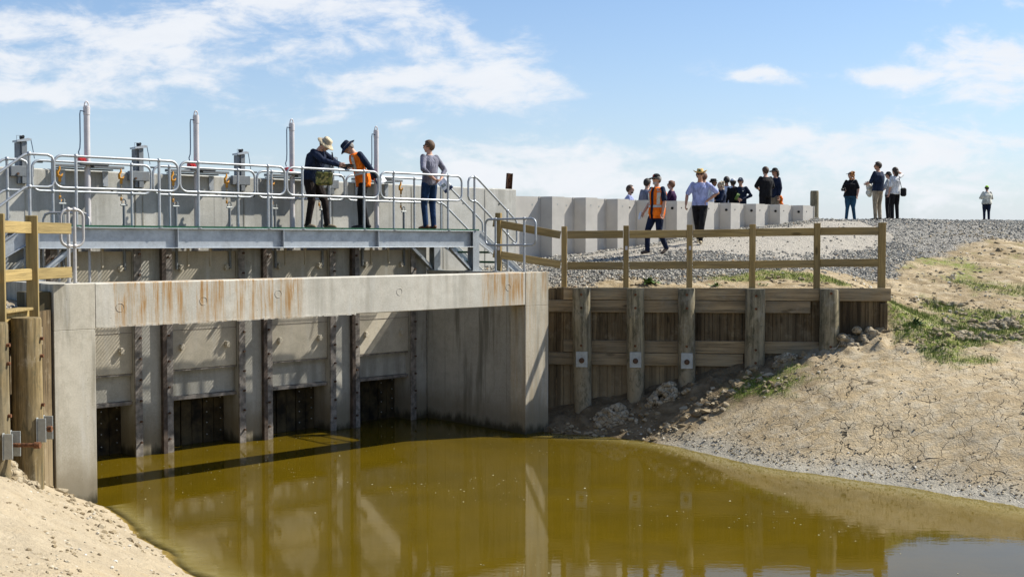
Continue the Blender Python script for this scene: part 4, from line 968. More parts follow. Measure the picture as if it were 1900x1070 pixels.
# ================================================================ LEFT TIMBER WALL AND FENCE
lw = thing('timber_retaining_wall', 'timber retaining wall with thick round piles at the left edge', 'retaining wall', (XL, 12.0, 0), 0)
m = MB(); y = 0.0
while y < 4.35:
    m.box(-.05, -.0, y + .003, y + .147, -.3, 2.80, .003); y += .15
m.build('plank_sheeting', M['plank'], lw)
for (y0, y1, z0, z1) in ((0, 3.55, 2.60, 2.845), (0, 3.9, 2.35, 2.595), (0, 3.6, 1.55, 1.8), (0, 3.8, 1.30, 1.545)):
    MB().box(.003, .065, y0, y1, z0, z1, .006).build('waler', M['woody'] if z0 > 2.5 else M['waler'], lw)
MB().box(-.06, .14, 0, 3.42, 2.85, 2.885, .004).build('capping_board', M['woody'], lw)
for i, (y, r) in enumerate(((2.90, .185), (1.93, .18), (.9, .18))):
    mm = MB(); mm.tube([(.07 + r, y, z) for z in (-.4, .4, 1.2, 2.0, 2.76, 2.785)], [r * .95, r, r * 1.02, r, r * .98, r * .93], 20); p = mm.build('pile', M['pile_dk'], lw)
    b2 = MB()
    for z in (2.52, 2.30, 1.68, 1.44): b2.cyl((.07 + 2 * r - .01, y - .01, z), (.07 + 2 * r + .035, y - .01, z), .022, 8)
    b2.build_each('bolt_head', M['rust'], p)
    if i < 2:
        zc = (1.37, 1.33)[i]; xx = .07 + 2 * r; q = MB()
        q.box(xx - .03, xx - .018, y - .13, y + .13, zc - .16, zc + .16, .003); q.box(xx - .017, xx + .09, y - .118, y - .106, zc - .15, zc + .15, .003); q.box(xx - .017, xx + .09, y + .106, y + .118, zc - .15, zc + .15, .003)
        pl = q.build('channel_bracket', M['plate'], p)
        MB().cyl((xx - .01, y, zc), (xx + (.10, .36)[i], y, zc), .026, 8).cyl((xx + (.07, .30)[i], y, zc), (xx + (.12, .37)[i], y, zc), .042, 6).build('tie_bolt', M['rust'], pl)
lf = thing('timber_fence', 'bright new pine post and rail fence at the left edge', 'fence', (0, 0, 0))
for i, (px, Y, w) in enumerate(((60, 15.55, .145), (-2, 14.45, .14))):
    X = XL + .16; o = MB().box(-w / 2, w / 2, -.07, .07, 0, zat(400, 15.55) - 2.0, .005).build('post', M['woodyz'], lf); o.location = (xat(px, Y), Y, 2.0); o.rotation_euler = (0, 0, R(18))
for z in (4.0, 3.39):
    for (pa, ya, pb, yb) in ((-40, 13.5, -2, 14.45), (-2, 14.45, 60, 15.55), (60, 15.55, 131, 16.55)):
        a = Vector((xat(pa, ya) + .0, ya, z)); b = Vector((xat(pb, yb), yb, z - (.02 if pb == 131 else 0))); d = b - a; L_ = d.length
        o = MB().box(.07, L_ - (.07 if pb != 131 else 0), -.022, .022, -.15, 0, .004).build('rail', M['woody'], lf); o.location = a; o.rotation_euler = (0, 0, math.atan2(d.y, d.x))
for o in lf.children:
    o.name = o.name

# ================================================================ SHEET PILE WALL
dirv = Vector((8.96 - .64, 35.3 - 28, 0)); SANG = math.atan2(dirv.y, dirv.x); PITCHS = 1.12
q0 = Vector((.50, 28.0, 0)) + dirv.normalized() * -.27
sw = thing('sheet_pile_wall', 'grey ribbed sheet pile flood wall running up to the crest', 'flood wall', tuple(q0), SANG)
prof = [(0, 0), (.44, 0), (.54, -.30), (.90, -.30), (1.0, 0)]; th = .014
for i in range(-1, 11):
    m = MB(); P = [(p[0] * PITCHS, p[1]) for p in prof]
    if i < 0: P = [(.66, 0), (PITCHS, 0)]
    if i == 10: P = [(0, 0), (.44 * PITCHS, 0)]
    zt = 4.82 + .004 * math.sin(i * 1.7) - .035 * (i < 2) * 0; zb = 2.9
    for (a, b) in zip(P[:-1], P[1:]):
        d = Vector((b[0] - a[0], b[1] - a[1])).normalized(); n = Vector((-d.y, d.x)) * th
        m.prism([(a[0], a[1]), (b[0], b[1]), (b[0] + n.x, b[1] + n.y), (a[0] + n.x, a[1] + n.y)], zb, zt, axis=2)
    if i >= 0: m.box(.42 * PITCHS - .012, .42 * PITCHS + .012, -.014, .018, zb, zt + .006)
    o = m.build('sheet_panel', M['sheet'], sw); o.location = (i * PITCHS, 0, 0)
    if i < 0: continue
    h = MB(); z = zt - .19; h.cyl((.22 * PITCHS, -.004, z), (.22 * PITCHS, .02, z), .022, 10)
    if i < 10: h.cyl((.70 * PITCHS, -.304, z + .01), (.70 * PITCHS, -.28, z + .01), .018, 10)
    if 3 < i < 10: h.cyl((.49 * PITCHS - .01, -.185, z), (.49 * PITCHS + .05, -.175, z), .035, 10)
    for q in h.build_each('bolt_hole', M['hole'] if i > 2 else M['plate'], sw): q.location = (i * PITCHS, 0, 0)
mm = MB(); mm.tube([(0, 0, 0), (0, 0, 1.3), (0, 0, 1.36)], [.13, .125, .115], 18); o = mm.build('timber_bollard', M['pile']); o.location = (xat(1510, 35.7), 35.7, 3.93); setp(o, 'round timber post standing at the far end of the sheet pile wall', 'post')
mm = MB(); mm.box(-.07, .07, -.012, .012, 0, 2.6); mm.box(-.07, -.058, -.06, .06, 0, 2.6); mm.box(.058, .07, -.06, .06, 0, 2.6); o = mm.build('steel_stake', M['rust']); o.location = (xat(934, 31), 31, 2.95); o.rotation_euler = (0, R(4), .4); setp(o, 'rusty steel stake leaning up behind the concrete wall', 'stake')

# ================================================================ WEEDS
def weed(x, y, label, n=26, h=.2, dark=False):
    t = thing('weed_plant', label, 'plant', (x, y, ground_z(x, y)), 0)
    m = MB(); r_ = random.Random(int(x * 100))
    for i in range(n):
        a = r_.random() * 6.28; L_ = h * r_.uniform(.6, 1.3); e = r_.uniform(.3, 1.1); w = L_ * .13
        d = Vector((math.cos(a) * math.cos(e), math.sin(a) * math.cos(e), math.sin(e))); sd = Vector((-math.sin(a), math.cos(a), 0)) * w
        p0 = Vector((r_.uniform(-.09, .09), r_.uniform(-.05, .05), -.01)); p1 = p0 + d * L_ * .5; p2 = p0 + d * L_ + Vector((0, 0, -.35 * L_ * math.cos(e)))
        m.add([p0, p1 - sd, p1 + sd + Vector((0, 0, .004)), p2], [(0, 1, 2), (1, 3, 2)])
    m.build('leaves', mat_plain('weed_leaf_dark' if dark else 'weed_leaf', (.035, .075, .02) if dark else (.10, .17, .035), .6, 0, .3, 20), t, recalc=False)
    MB().cyl((0, 0, -.03), (0, 0, h * .4), .006, 5).build('stem', mat_plain('weed_stem', (.1, .12, .04)), t)
weed(xat(1207, 24.3), 24.3, 'leafy green weed behind the retaining wall, below the second fence bay', 46, .22)
weed(xat(1326, 24.2), 24.2, 'smaller green weed behind the wall, below the third fence bay', 24, .14)
weed(xat(1418, 24.15), 24.15, 'low weed tucked behind the wall near the fourth pile', 16, .1)
weed(xat(1700, 23.4), 23.4, 'dark leafy dock plant on the grassy bank right of the timber wall', 34, .2, True)

# ================================================================ PEOPLE
def mat_cloth(name, col, rough=.85, fold=1.0, var=.24):
    t = NT(name); v = t.coord((1, 1, .45), rand=3); n = t.noise(v, 9, 4, .6, .6); f = t.noise(t.coord(rand=3), 60, 3)
    c = t.mix(t.ramp(n, .3, .7), tuple(x * (1 + var) for x in col), tuple(x * (1 - var * 1.8) for x in col))  # lighter and darker mottling paints the shading of folds into the cloth colour
    t.bump(n, fold, .05); return t.out(c, rough, 0, .15)
_mats = {}
def cloth(name, *col):
    if name not in _mats: _mats[name] = mat_cloth(name, col)
    return _mats[name]
SKIN = {'pale': mat_plain('skin_pale', (.52, .30, .21), .55, 0, .06), 'tan': mat_plain('skin_tan', (.42, .22, .14), .55, 0, .06), 'brown': mat_plain('skin_brown', (.24, .12, .07), .55, 0, .06)}
GLASS = mat_plain('dark_lens', (.012, .012, .014), .2)
def V3(*a): return Vector(a)
def remesh(mb, voxel, name, mat, parent, smooth=2, extra=None):
    o = mb.build('tmp_' + name, mat, None)
    md = o.modifiers.new('r', 'REMESH'); md.mode = 'VOXEL'; md.voxel_size = voxel; md.use_smooth_shade = True
    if smooth: sm = o.modifiers.new('s', 'SMOOTH'); sm.factor = .5; sm.iterations = smooth
    dg = bpy.context.evaluated_depsgraph_get(); me = bpy.data.meshes.new_from_object(o.evaluated_get(dg), depsgraph=dg)
    old = o.data; bpy.data.objects.remove(o); bpy.data.meshes.remove(old)
    me.name = name; me.materials.clear(); me.materials.append(mat)
    if extra is not None:
        bm = bmesh.new(); bm.from_mesh(me); tmp = bpy.data.meshes.new('x'); tmp.from_pydata(extra.v, [], extra.f); tmp.polygons.foreach_set('use_smooth', [True] * len(extra.f)); bm.from_mesh(tmp); bmesh.ops.recalc_face_normals(bm, faces=bm.faces[:]); bm.to_mesh(me); bm.free(); bpy.data.meshes.remove(tmp)
    ob = bpy.data.objects.new(name, me); C.objects.link(ob); ob.parent = parent
    for p in me.polygons: p.use_smooth = True
    return ob
def limb(m, pts, rs, n=12):
    m.tube(pts, rs, n)
    for p, r in zip(pts, rs): m.ball(p, r * 1.0, n)
RINGS_M = [(-.14, .145, .105), (-.02, .168, .118), (.15, .165, .115), (.35, .158, .112), (.58, .172, .122), (.76, .188, .120), (.88, .170, .100), (.96, .105, .075), (1.03, .062, .06)]
RINGS_F = [(-.14, .150, .115), (-.02, .182, .125), (.15, .168, .112), (.35, .142, .100), (.55, .152, .118), (.70, .162, .126), (.84, .155, .095), (.95, .09, .07), (1.03, .052, .052)]
def person(label, loc, face, H=1.78, sex='m', pose=None, fat=1.0, skin='pale', shirt=None, sleeve=.45, hem=-.10, trousers=None, shorts=False, shoes=(.03, .025, .02), hair=None, hat=None, glasses=False, beard=None, vest=False, vox=.016, look=None, pitch=0.0, collar=None, emblem=None):
    t = thing('person', label, 'person', loc, math.atan2(face[1], face[0]) - math.pi / 2)
    k = H / 1.78; P = dict(pelvis=(0, 0, .93), neck=(0, -.01, 1.50), head=(0, .02, 1.665), rsh=(.175, -.01, 1.455), lsh=(-.175, -.01, 1.455), rel=(.235, -.03, 1.17), lel=(-.235, -.03, 1.17),
        rwr=(.245, .03, .915), lwr=(-.245, .03, .915), rkn=(.105, .02, .50), lkn=(-.105, .02, .50), ran=(.11, -.01, .085), lan=(-.11, -.01, .085), rft=(.12, 1, 0), lft=(-.12, 1, 0), rhd=None, lhd=None)
    if pose: P.update(pose)
    P = {a: (Vector(v) * (k if a[1:] != 'ft' and a[1:] != 'hd' else 1) if v is not None else None) for a, v in P.items()}
    pel, nk = P['pelvis'], P['neck']; spine = (nk - pel); ax = (P['rsh'] - P['lsh']).normalized(); rings = RINGS_M if sex == 'm' else RINGS_F
    up = spine.normalized(); hipax = Vector((1, 0, 0))
    def tor(tt, a, e=0.0, sx=1.0):
        for q0, q1 in zip(rings[:-1], rings[1:]):
            if tt <= q1[0] or q1 is rings[-1]: f = max(0, min(1.15, (tt - q0[0]) / (q1[0] - q0[0]))); rx = q0[1] + (q1[1] - q0[1]) * f; ry = q0[2] + (q1[2] - q0[2]) * f; break
        fx = fat if tt < .8 else 1 + (fat - 1) * .3
        rx, ry = (rx * (1 + (fx - 1) * .9) * k + e) * sx, (ry * (1 + (fx - 1) * 1.7) * k + e)
        b = max(0, min(1, tt)); bow = math.sin(b * math.pi) * .02 * k
        x_ = (hipax * (1 - b) + ax * b).normalized(); y_ = up.cross(x_).normalized() if b > .3 else Vector((0, 0, 1)).lerp(up, b / .3).cross(x_).normalized()
        c = pel + spine * tt + y_ * (-bow)
        if tt < 0: c = pel + Vector((0, 0, tt * spine.length))
        return c + x_ * rx * math.cos(a) + y_ * ry * math.sin(a)
    def torso(m, t0, t1, e, n=20):
        ts = [t0] + [r[0] for r in rings if t0 + .02 < r[0] < t1 - .02] + [t1]
        m.rings([[tuple(tor(q, 2 * math.pi * i / n, e)) for i in range(n)] for q in ts])
    # head frame
    hd = P['head']; lk = R(look) if look is not None else 0.0; pt = R(pitch)
    HM = Matrix.Translation(hd) @ Matrix.Rotation(lk, 4, 'Z') @ Matrix.Rotation(-pt, 4, 'X') @ Matrix.Scale(k, 4)
    m = MB(); torso(m, -.12, 1.0, 0)
    m.tube([nk - up * .04 * k, nk + (hd - nk) * .35, hd - (HM.to_3x3() @ Vector((0, .02, .05)))], [.066 * k, .056 * k, .054 * k], 12)
    m.ball((0, -.008, .022), .094, 16, M=HM, sc=(.82, 1.04, 1.0)); m.ball((0, .022, -.045), .066, 14, M=HM, sc=(.86, 1.0, 1.05)); m.ball((0, .055, -.088), .028, 10, M=HM, sc=(1.1, 1, .8))
    m.tube([HM @ V3(0, .086, .02), HM @ V3(0, .108, -.022), HM @ V3(0, .092, -.032)], [.010 * k, .0155 * k, .012 * k], 8)
    for e in (-1, 1): m.ball((e * .078, -.005, -.008), .026, 8, M=HM, sc=(.45, .8, 1.25)); m.ball((e * .032, .082, .03), .018, 8, M=HM, sc=(1.3, .5, .6))
    m.ball((0, .088, -.058), .017, 8, M=HM, sc=(1.4, .5, .55))
    ex = MB()
    for sd, s in (('r', 1), ('l', -1)):
        sh, el, wr = P[sd + 'sh'], P[sd + 'el'], P[sd + 'wr']; limb(m, [sh, (sh + el) / 2, el, el.lerp(wr, .35), wr], [.056 * k, .048 * k, .040 * k, .042 * k, .028 * k])
        hip = pel + Vector((s * .092 * k, 0, -.02)); kn, an = P[sd + 'kn'], P[sd + 'an']
        limb(m, [hip, hip.lerp(kn, .45), kn, kn.lerp(an, .3), kn.lerp(an, .7), an], [.088 * k * (1 + (fat - 1) * .6), .078 * k, .056 * k, .056 * k, .042 * k, .036 * k])
        fd = Vector(P[sd + 'ft']).normalized(); limb(m, [an + Vector((0, 0, -.045 * k)) - fd * .03, an + fd * .11 * k + Vector((0, 0, -.055 * k))], [.034 * k, .03 * k], 10)
        # hand: palm, four fingers, thumb from the side of the palm
        h = (P[sd + 'hd'] if P[sd + 'hd'] is not None else (wr - el)).normalized(); w = h.cross(Vector((s * 1.0, .15, .1))); w = w.normalized() if w.length > .2 else h.cross(Vector((0, 0, 1))).normalized(); nrm = w.cross(h) * s
        pc = wr + h * .052 * k
        for q in (-.022, 0, .022): m.tube([wr + h * .008 + w * q * .6 * k, wr + h * .085 * k + w * q * k], [.017 * k, .0165 * k], 8)
        for j, (q, L_) in enumerate(((-.030, .062), (-.010, .075), (.010, .080), (.030, .070))):
            a = wr + h * .080 * k + w * q * k; b = a + (h * .95 - nrm * .3) * L_ * .5 * k; c_ = b + (h * .55 - nrm * .8) * L_ * .5 * k; ex.tube([a, b, c_], [.0092 * k, .0085 * k, .007 * k], 6)
        a = wr + h * .03 * k + w * .026 * k; ex.tube([a, a + (h * .6 + w * .75 - nrm * .2) * .035 * k, a + (h * 1.5 + w * .9 - nrm * .5) * .038 * k], [.011 * k, .010 * k, .008 * k], 6)
    remesh(m, vox * .75, 'body', SKIN[skin], t, 1, ex)
    # clothes
    m = MB(); torso(m, hem, .985, .014)
    for sd in 'rl':
        sh, el, wr = P[sd + 'sh'], P[sd + 'el'], P[sd + 'wr']; e = .016
        if sleeve <= .5: q = sh.lerp(el, sleeve * 2); limb(m, [sh, (sh + q) / 2, q], [.060 * k, (.052 + e) * k, (.050 + e) * k])
        else: q = el.lerp(wr, (sleeve - .5) * 2); limb(m, [sh, (sh + el) / 2, el, q], [.060 * k, (.048 + e) * k, (.043 + e) * k, (.034 + e * .8) * k])
    so = remesh(m, vox, 'shirt', shirt, t, 1)
    m = MB()
    m.rings([[tuple(tor(q, 2 * math.pi * i / 20, .010)) for i in range(20)] for q in (-.13, -.05, .02, .10)])
    for sd, s in (('r', 1), ('l', -1)):
        hip = pel + Vector((s * .092 * k, 0, -.03)); kn, an = P[sd + 'kn'], P[sd + 'an']; ff = 1 + (fat - 1) * .6
        if shorts: limb(m, [hip, hip.lerp(kn, .45), hip.lerp(kn, .92)], [.100 * k * ff, .092 * k * ff, .085 * k])
        else: limb(m, [hip, hip.lerp(kn, .45), kn, kn.lerp(an, .5), an + Vector((0, 0, -.015))], [.100 * k * ff, .090 * k * ff, .070 * k, .062 * k, .056 * k])
    remesh(m, vox, 'trousers', trousers, t, 1)
    for sd in 'rl':
        an = P[sd + 'an']; fd = Vector(P[sd + 'ft']).normalized(); m = MB(); b = an + Vector((0, 0, -.045 * k))
        limb(m, [b - fd * .045 * k + Vector((0, 0, .01)), b + fd * .02 * k, b + fd * .12 * k + Vector((0, 0, -.012)), b + fd * .165 * k + Vector((0, 0, -.018))], [.040 * k, .044 * k, .038 * k, .030 * k], 10)
        remesh(m, .012, 'shoe', mat_shoe(shoes), t, 1)
    # hair
    if hair:
        kind, col = hair; hm = hairmat(col)
        if kind == 'curly':
            m = MB(); r_ = random.Random(3)
            for i in range(34):
                a = r_.uniform(0, 6.28); z = r_.uniform(-.15, .13); q = V3(math.cos(a) * r_.uniform(.06, .11), -.045 + math.sin(a) * .075, z + .0)
                if q.y > .03 and z < .07: continue
                m.ball(q, r_.uniform(.025, .042), 7, M=HM)
            m.ball((0, -.02, .03), .10, 12, M=HM); m.build('hair', hm, t)
        else:
            long_ = kind in ('long',); m = MB(); n = 20; vs = []; fs = []; rows = 12
            sx, sy, sz = .088, .112, .112
            grid = {}
            for i in range(rows + 1):
                th = math.pi * .80 * i / rows
                for j in range(n):
                    a = 2 * math.pi * j / n; x = sx * math.sin(th) * math.cos(a); y = sy * math.sin(th) * math.sin(a) - .012; z = sz * math.cos(th) + .022
                    grid[(i, j)] = len(vs); vs.append((x * (1 + .04 * math.sin(7 * a + i)), y, z))
            for i in range(rows):
                for j in range(n):
                    q = [grid[(i, j)], grid[(i, (j + 1) % n)], grid[(i + 1, (j + 1) % n)], grid[(i + 1, j)]]; c = [sum(vs[e][d] for e in q) / 4 for d in range(3)]
                    front_ = c[1] > .045 and c[2] < .088; low = c[2] < -.045 + (.03 if c[1] > -.05 else -.02)
                    side = abs(c[0]) > .05 and c[1] > .005 and c[2] < .03
                    if front_ or low or side or (hat and hat[0] != 'visor' and c[2] > .055): continue
                    fs.append(q)
            m.add(vs, fs, True, HM)
            if kind == 'bun': m.ball((0, -.095, .085), .036, 10, M=HM)
            if kind == 'pony': m.tube([HM @ V3(0, -.10, .03), HM @ V3(0, -.15, -.02), HM @ V3(0, -.14, -.13)], [.03, .04, .02], 8)
            if long_: m.tube([HM @ V3(0, -.07, .02), HM @ V3(0, -.085, -.08), HM @ V3(0, -.08, -.17)], [.08, .075, .04], 10)
            o = m.compact().build('hair', hm, t, recalc=False)
            md = o.modifiers.new('thick', 'SOLIDIFY'); md.thickness = .012; md.offset = -1
    if beard: m = MB(); m.ball((0, .045, -.082), .052, 12, M=HM, sc=(1.02, .85, .72)); m.build('beard', hairmat(beard), t)
    if glasses:
        m = MB(); [m.ball((e * .033, .094, .022), .027, 8, M=HM, sc=(1.15, .35, .72)) for e in (-1, 1)]; m.tube([HM @ V3(x, y, .026) for x, y in ((-.08, -.005), (-.076, .05), (-.05, .092), (0, .102), (.05, .092), (.076, .05), (.08, -.005))], .004, 5); m.build('sunglasses', GLASS, t)
    else:
        m = MB(); [m.ball((e * .031, .090, .020), .009, 6, M=HM) for e in (-1, 1)]; m.build_each('eye', GLASS, t)
    if hat:
        kind, hcol = hat[0], hat[1]; hm = hcol; m = MB(); n = 24
        def lathe(prof, dy=-.008, dz=0, tilt=0, bend=0):
            rs = []
            for (r, z) in prof:
                rs.append([tuple(HM @ V3(r * .90 * math.cos(2 * math.pi * i / n), r * 1.08 * math.sin(2 * math.pi * i / n) + dy, z + dz + bend * r * r * math.cos(2 * math.pi * i / n) ** 2)) for i in range(n)])
            m.rings(rs, cap=False)
            return m
        if kind == 'bucket': lathe([(.005, .142), (.06, .138), (.085, .118), (.094, .065), (.098, .058), (.150, .030), (.172, .012), (.172, .007), (.148, .022), (.09, .052)], bend=-.4)
        if kind == 'straw': lathe([(.005, .142), (.035, .145), (.062, .162), (.080, .152), (.094, .07), (.10, .062), (.15, .058), (.19, .075), (.192, .070), (.15, .05), (.09, .056)], bend=1.6)
        if kind == 'brim': lathe([(.005, .128), (.07, .126), (.088, .112), (.093, .065), (.097, .06), (.132, .055), (.133, .05), (.09, .052)])
        if kind == 'cap':
            lathe([(.005, .140), (.04, .136), (.075, .112), (.092, .075), (.096, .045), (.092, .044)])
            vs = []; fs = []; nn = 10
            for j, rr in enumerate((.0, .5, 1.0)):
                for i in range(nn + 1):
                    a = math.pi * (.12 + .76 * i / nn); r0 = .094 + rr * .075 * math.sin(a) ** .6; vs.append((r0 * math.cos(a) * .88, r0 * math.sin(a) * 1.12 + rr * .012, .052 - rr * .022 - .03 * math.cos(a) ** 2 * rr))
            for j in range(2):
                for i in range(nn): fs.append((j * (nn + 1) + i, j * (nn + 1) + i + 1, (j + 1) * (nn + 1) + i + 1, (j + 1) * (nn + 1) + i))
            m.add(vs, fs, True, HM)
        if kind == 'visor':
            lathe([(.094, .085), (.098, .05), (.094, .049)]); m.ball((0, .13, .045), .06, 10, M=HM, sc=(1.1, .9, .16))
        if kind == 'helmet': m.ball((0, -.01, .062), .11, 14, M=HM, sc=(.95, 1.12, .85)); m.ball((0, .08, .035), .05, 10, M=HM, sc=(1.3, .9, .15))
        o = m.build('hat', hm, t); 
        if kind != 'helmet': md = o.modifiers.new('thick', 'SOLIDIFY'); md.thickness = .004
        if len(hat) > 2:
            b = MB(); r_ = .0962 if kind != 'straw' else .0955
            if kind in ('straw', 'bucket'):
                b.rings([[tuple(HM @ V3((rr + .003) * .90 * math.cos(2 * math.pi * i / n), (rr + .003) * 1.08 * math.sin(2 * math.pi * i / n) - .008, z)) for i in range(n)] for rr, z in (((.094, .072), (.0905, .095)))], cap=False)
            else: b.ball((0, .092, .085), .022, 8, M=HM, sc=(1, .3, 1))
            if kind == 'straw': b.ball((0, .088, .112), .026, 10, M=HM, sc=(1, .35, 1))
            b.build('hat_badge', hat[2], o)
    if collar: m = MB(); m.rings([[tuple(tor(q, 2 * math.pi * i / 16, .014 + de)) for i in range(16)] for q, de in ((.93, .006), (.99, .008), (1.035, .006))], cap=False); m.build('collar', collar, t)
    if emblem: m = MB(); p0 = tor(.72, R(115), .020); q0_ = tor(.72, R(62), .020); m.ball(p0, .022, 8, sc=(1, .5, 1)); m.ball(q0_, .022, 8, sc=(1, .5, 1)); m.build_each('badge', emblem, t)
    if vest:
        n = 32
        def patch(m, t0, t1, e, skip=None, keep=None, steps=8):
            g = [[tuple(tor(t0 + (t1 - t0) * j / steps, 2 * math.pi * i / n, e)) for i in range(n)] for j in range(steps + 1)]
            vs = [p for r in g for p in r]; fs = []
            for j in range(steps):
                for i in range(n):
                    a = 360 * (i + .5) / n
                    if skip and skip(a): continue
                    if keep and not keep(a): continue
                    fs.append((j * n + i, j * n + (i + 1) % n, (j + 1) * n + (i + 1) % n, (j + 1) * n + i))
            m.add(vs, fs, True); return m
        sk = (lambda a: 74 < a < 106) if vest == 'open' else None
        vm = cloth('vest_orange', .95, .19, .012)
        o = patch(MB(), -.24, .99, .036, sk, steps=12).compact().build('safety_vest', vm, t, recalc=False); md = o.modifiers.new('thick', 'SOLIDIFY'); md.thickness = .006
        tp = mat_tape()
        patch(MB(), .19, .28, .044, sk, steps=2).compact().build('reflective_tape', tp, o, recalc=False)
        for (a0, a1) in ((38, 58), (122, 142), (218, 240), (300, 322)):
            if vest == 'open' and a0 == 38: a0, a1 = 46, 70
            patch(MB(), .30, .94, .043, None, lambda a: a0 < a < a1, 6).compact().build('reflective_tape', tp, o, recalc=False)
    return t
_sh = {}
def mat_shoe(c):
    if c not in _sh: _sh[c] = mat_plain('shoe_leather', c, .6, 0, .2, 12)
    return _sh[c]
_hm = {}
def hairmat(c):
    if c not in _hm: _hm[c] = mat_plain('hair', c, .6, 0, .3, 40, bump=.5)
    return _hm[c]
_tp = []
def mat_tape():
    if not _tp: _tp.append(mat_plain('grey_reflective_tape', (.46, .45, .40), .35, .3, .08, 30))
    return _tp[0]
navy = cloth('navy_fabric', .016, .024, .050); black = cloth('black_fabric', .014, .013, .014); brownblk = cloth('dark_brown_trousers', .022, .016, .014); grey = cloth('grey_blue_shirt', .19, .19, .235)
jeans = cloth('dark_blue_denim', .018, .045, .105); ltblue = cloth('light_blue_shirt', .34, .38, .62); purple = cloth('dark_purple_jumper', .040, .012, .050); navytr = cloth('navy_trousers', .012, .018, .042)
white = cloth('white_cloth', .68, .68, .68); pattern = cloth('speckled_cloth', .42, .42, .42); khaki = cloth('khaki_trousers', .33, .27, .19); cream = cloth('cream_cloth', .60, .58, .50); teal = cloth('blue_teal_jeans', .025, .075, .13)
strawm = cloth('straw_hat', .62, .42, .16); tanhat = cloth('tan_hat', .52, .43, .29); grn = cloth('green_band', .03, .10, .05); redm = cloth('red_badge', .5, .03, .03); orange = cloth('orange_cloth', .9, .2, .015); lime = cloth('lime_cap', .40, .75, .03)
white2 = cloth('bluish_white_shirt', .60, .64, .74)
DK = DZ + .032
def on_deck(px, w): s_ = onw(px, w); q = Lw(s_, w); return (q.x, q.y, DK)
# --- the three on the walkway
pA = person('man in navy jacket and tan bucket hat bending over the walkway handrail', on_deck(587, 2.42), (.90, -.36), 1.80, fat=1.18, skin='pale', shirt=navy, sleeve=1.0, hem=-.20, trousers=brownblk, shoes=(.20, .15, .09), hair=('short', (.25, .22, .2)), hat=('bucket', tanhat), glasses=True, pitch=42, vox=.013,
    pose=dict(pelvis=(0, -.08, .93), neck=(0, .07, 1.455), head=(.0, .215, 1.55), rsh=(.185, .06, 1.41), lsh=(-.185, .06, 1.41), rel=(.25, .31, 1.235), lel=(-.22, .32, 1.21), rwr=(.17, .57, 1.16), lwr=(-.14, .57, 1.13), rhd=(-.3, 1, .0), lhd=(.3, 1, .0), rkn=(.12, -.02, .50), lkn=(-.12, .12, .50), ran=(.13, -.10, .085), lan=(-.13, .16, .085)))
pB = person('man in orange safety vest and navy bucket hat bending forward on the walkway', on_deck(672, 2.50), (-1, -.10), 1.82, skin='pale', shirt=navy, sleeve=1.0, trousers=black, shoes=(.02, .02, .02), hair=('short', (.3, .28, .26)), hat=('bucket', navy), glasses=True, pitch=48, vest=True, vox=.013,
    pose=dict(pelvis=(0, -.03, .93), neck=(0, .14, 1.445), head=(0, .26, 1.545), rsh=(.175, .11, 1.40), lsh=(-.165, .03, 1.41), rel=(.24, -.04, 1.13), lel=(-.22, -.13, 1.19), rwr=(.10, -.22, .98), lwr=(-.15, -.27, .99), rkn=(.10, .03, .50), lkn=(-.10, .0, .50), ran=(.10, .02, .085), lan=(-.10, -.10, .085)))
pC = person('man in grey shirt and jeans standing on the walkway with hands behind him', on_deck(797, 2.35), (-.72, .66), 1.80, skin='pale', shirt=grey, sleeve=.72, hem=-.08, trousers=jeans, shoes=(.16, .07, .03), hair=('short', (.13, .075, .04)), glasses=True, look=30, vox=.013, beard=None,
    pose=dict(rsh=(.18, -.01, 1.455), lsh=(-.18, -.01, 1.455), rel=(.33, -.10, 1.20), lel=(-.30, -.14, 1.20), rwr=(.12, -.21, 1.00), lwr=(-.06, -.21, 1.00), rhd=(-1, -.1, -.3), lhd=(1, -.1, -.3), rkn=(.11, .03, .5), lkn=(-.10, .05, .5)))
# --- the two walking on the gravel path
def on_ground(px, Y): x = xat(px, Y); return (x, Y, ground_z(x, Y))
def find_y(px, ptop, H, y0, y1):
    best = None
    for i in range(200):
        Y = y0 + (y1 - y0) * i / 199; e = abs(zat(ptop, Y) - ground_z(xat(px, Y), Y) - H)
        if best is None or e < best[0]: best = (e, Y)
    return best
def rep(n, px, ptop, H, y0, y1):
    e, Y = find_y(px, ptop, H, y0, y1); print('PERSON', n, 'Y=%.2f err=%.3f ground=%.2f feet_py=%.0f' % (Y, e, ground_z(xat(px, Y), Y), 450 - (ground_z(xat(px, Y), Y) - EYE) * 2190 / Y)); return Y
Yd = 27.0
pD = person('bearded man in open orange safety vest and black cap walking on the path', on_ground(1218, Yd), (-.80, -.62), 1.80, fat=1.10, skin='pale', shirt=navy, sleeve=.42, trousers=navytr, shoes=(.07, .045, .03), hair=('short', (.3, .28, .26)), hat=('cap', black, redm), glasses=True, beard=(.50, .47, .44), vest='open', vox=.013,
    pose=dict(rkn=(.10, .18, .53), ran=(.09, .20, .09), rft=(.05, 1, .0), lkn=(-.10, .02, .50), lan=(-.09, -.22, .15), lft=(-.05, 1, -.55), rel=(.25, -.05, 1.18), lel=(-.27, .02, 1.17), rwr=(.27, .14, .94), lwr=(-.27, .08, .91)))
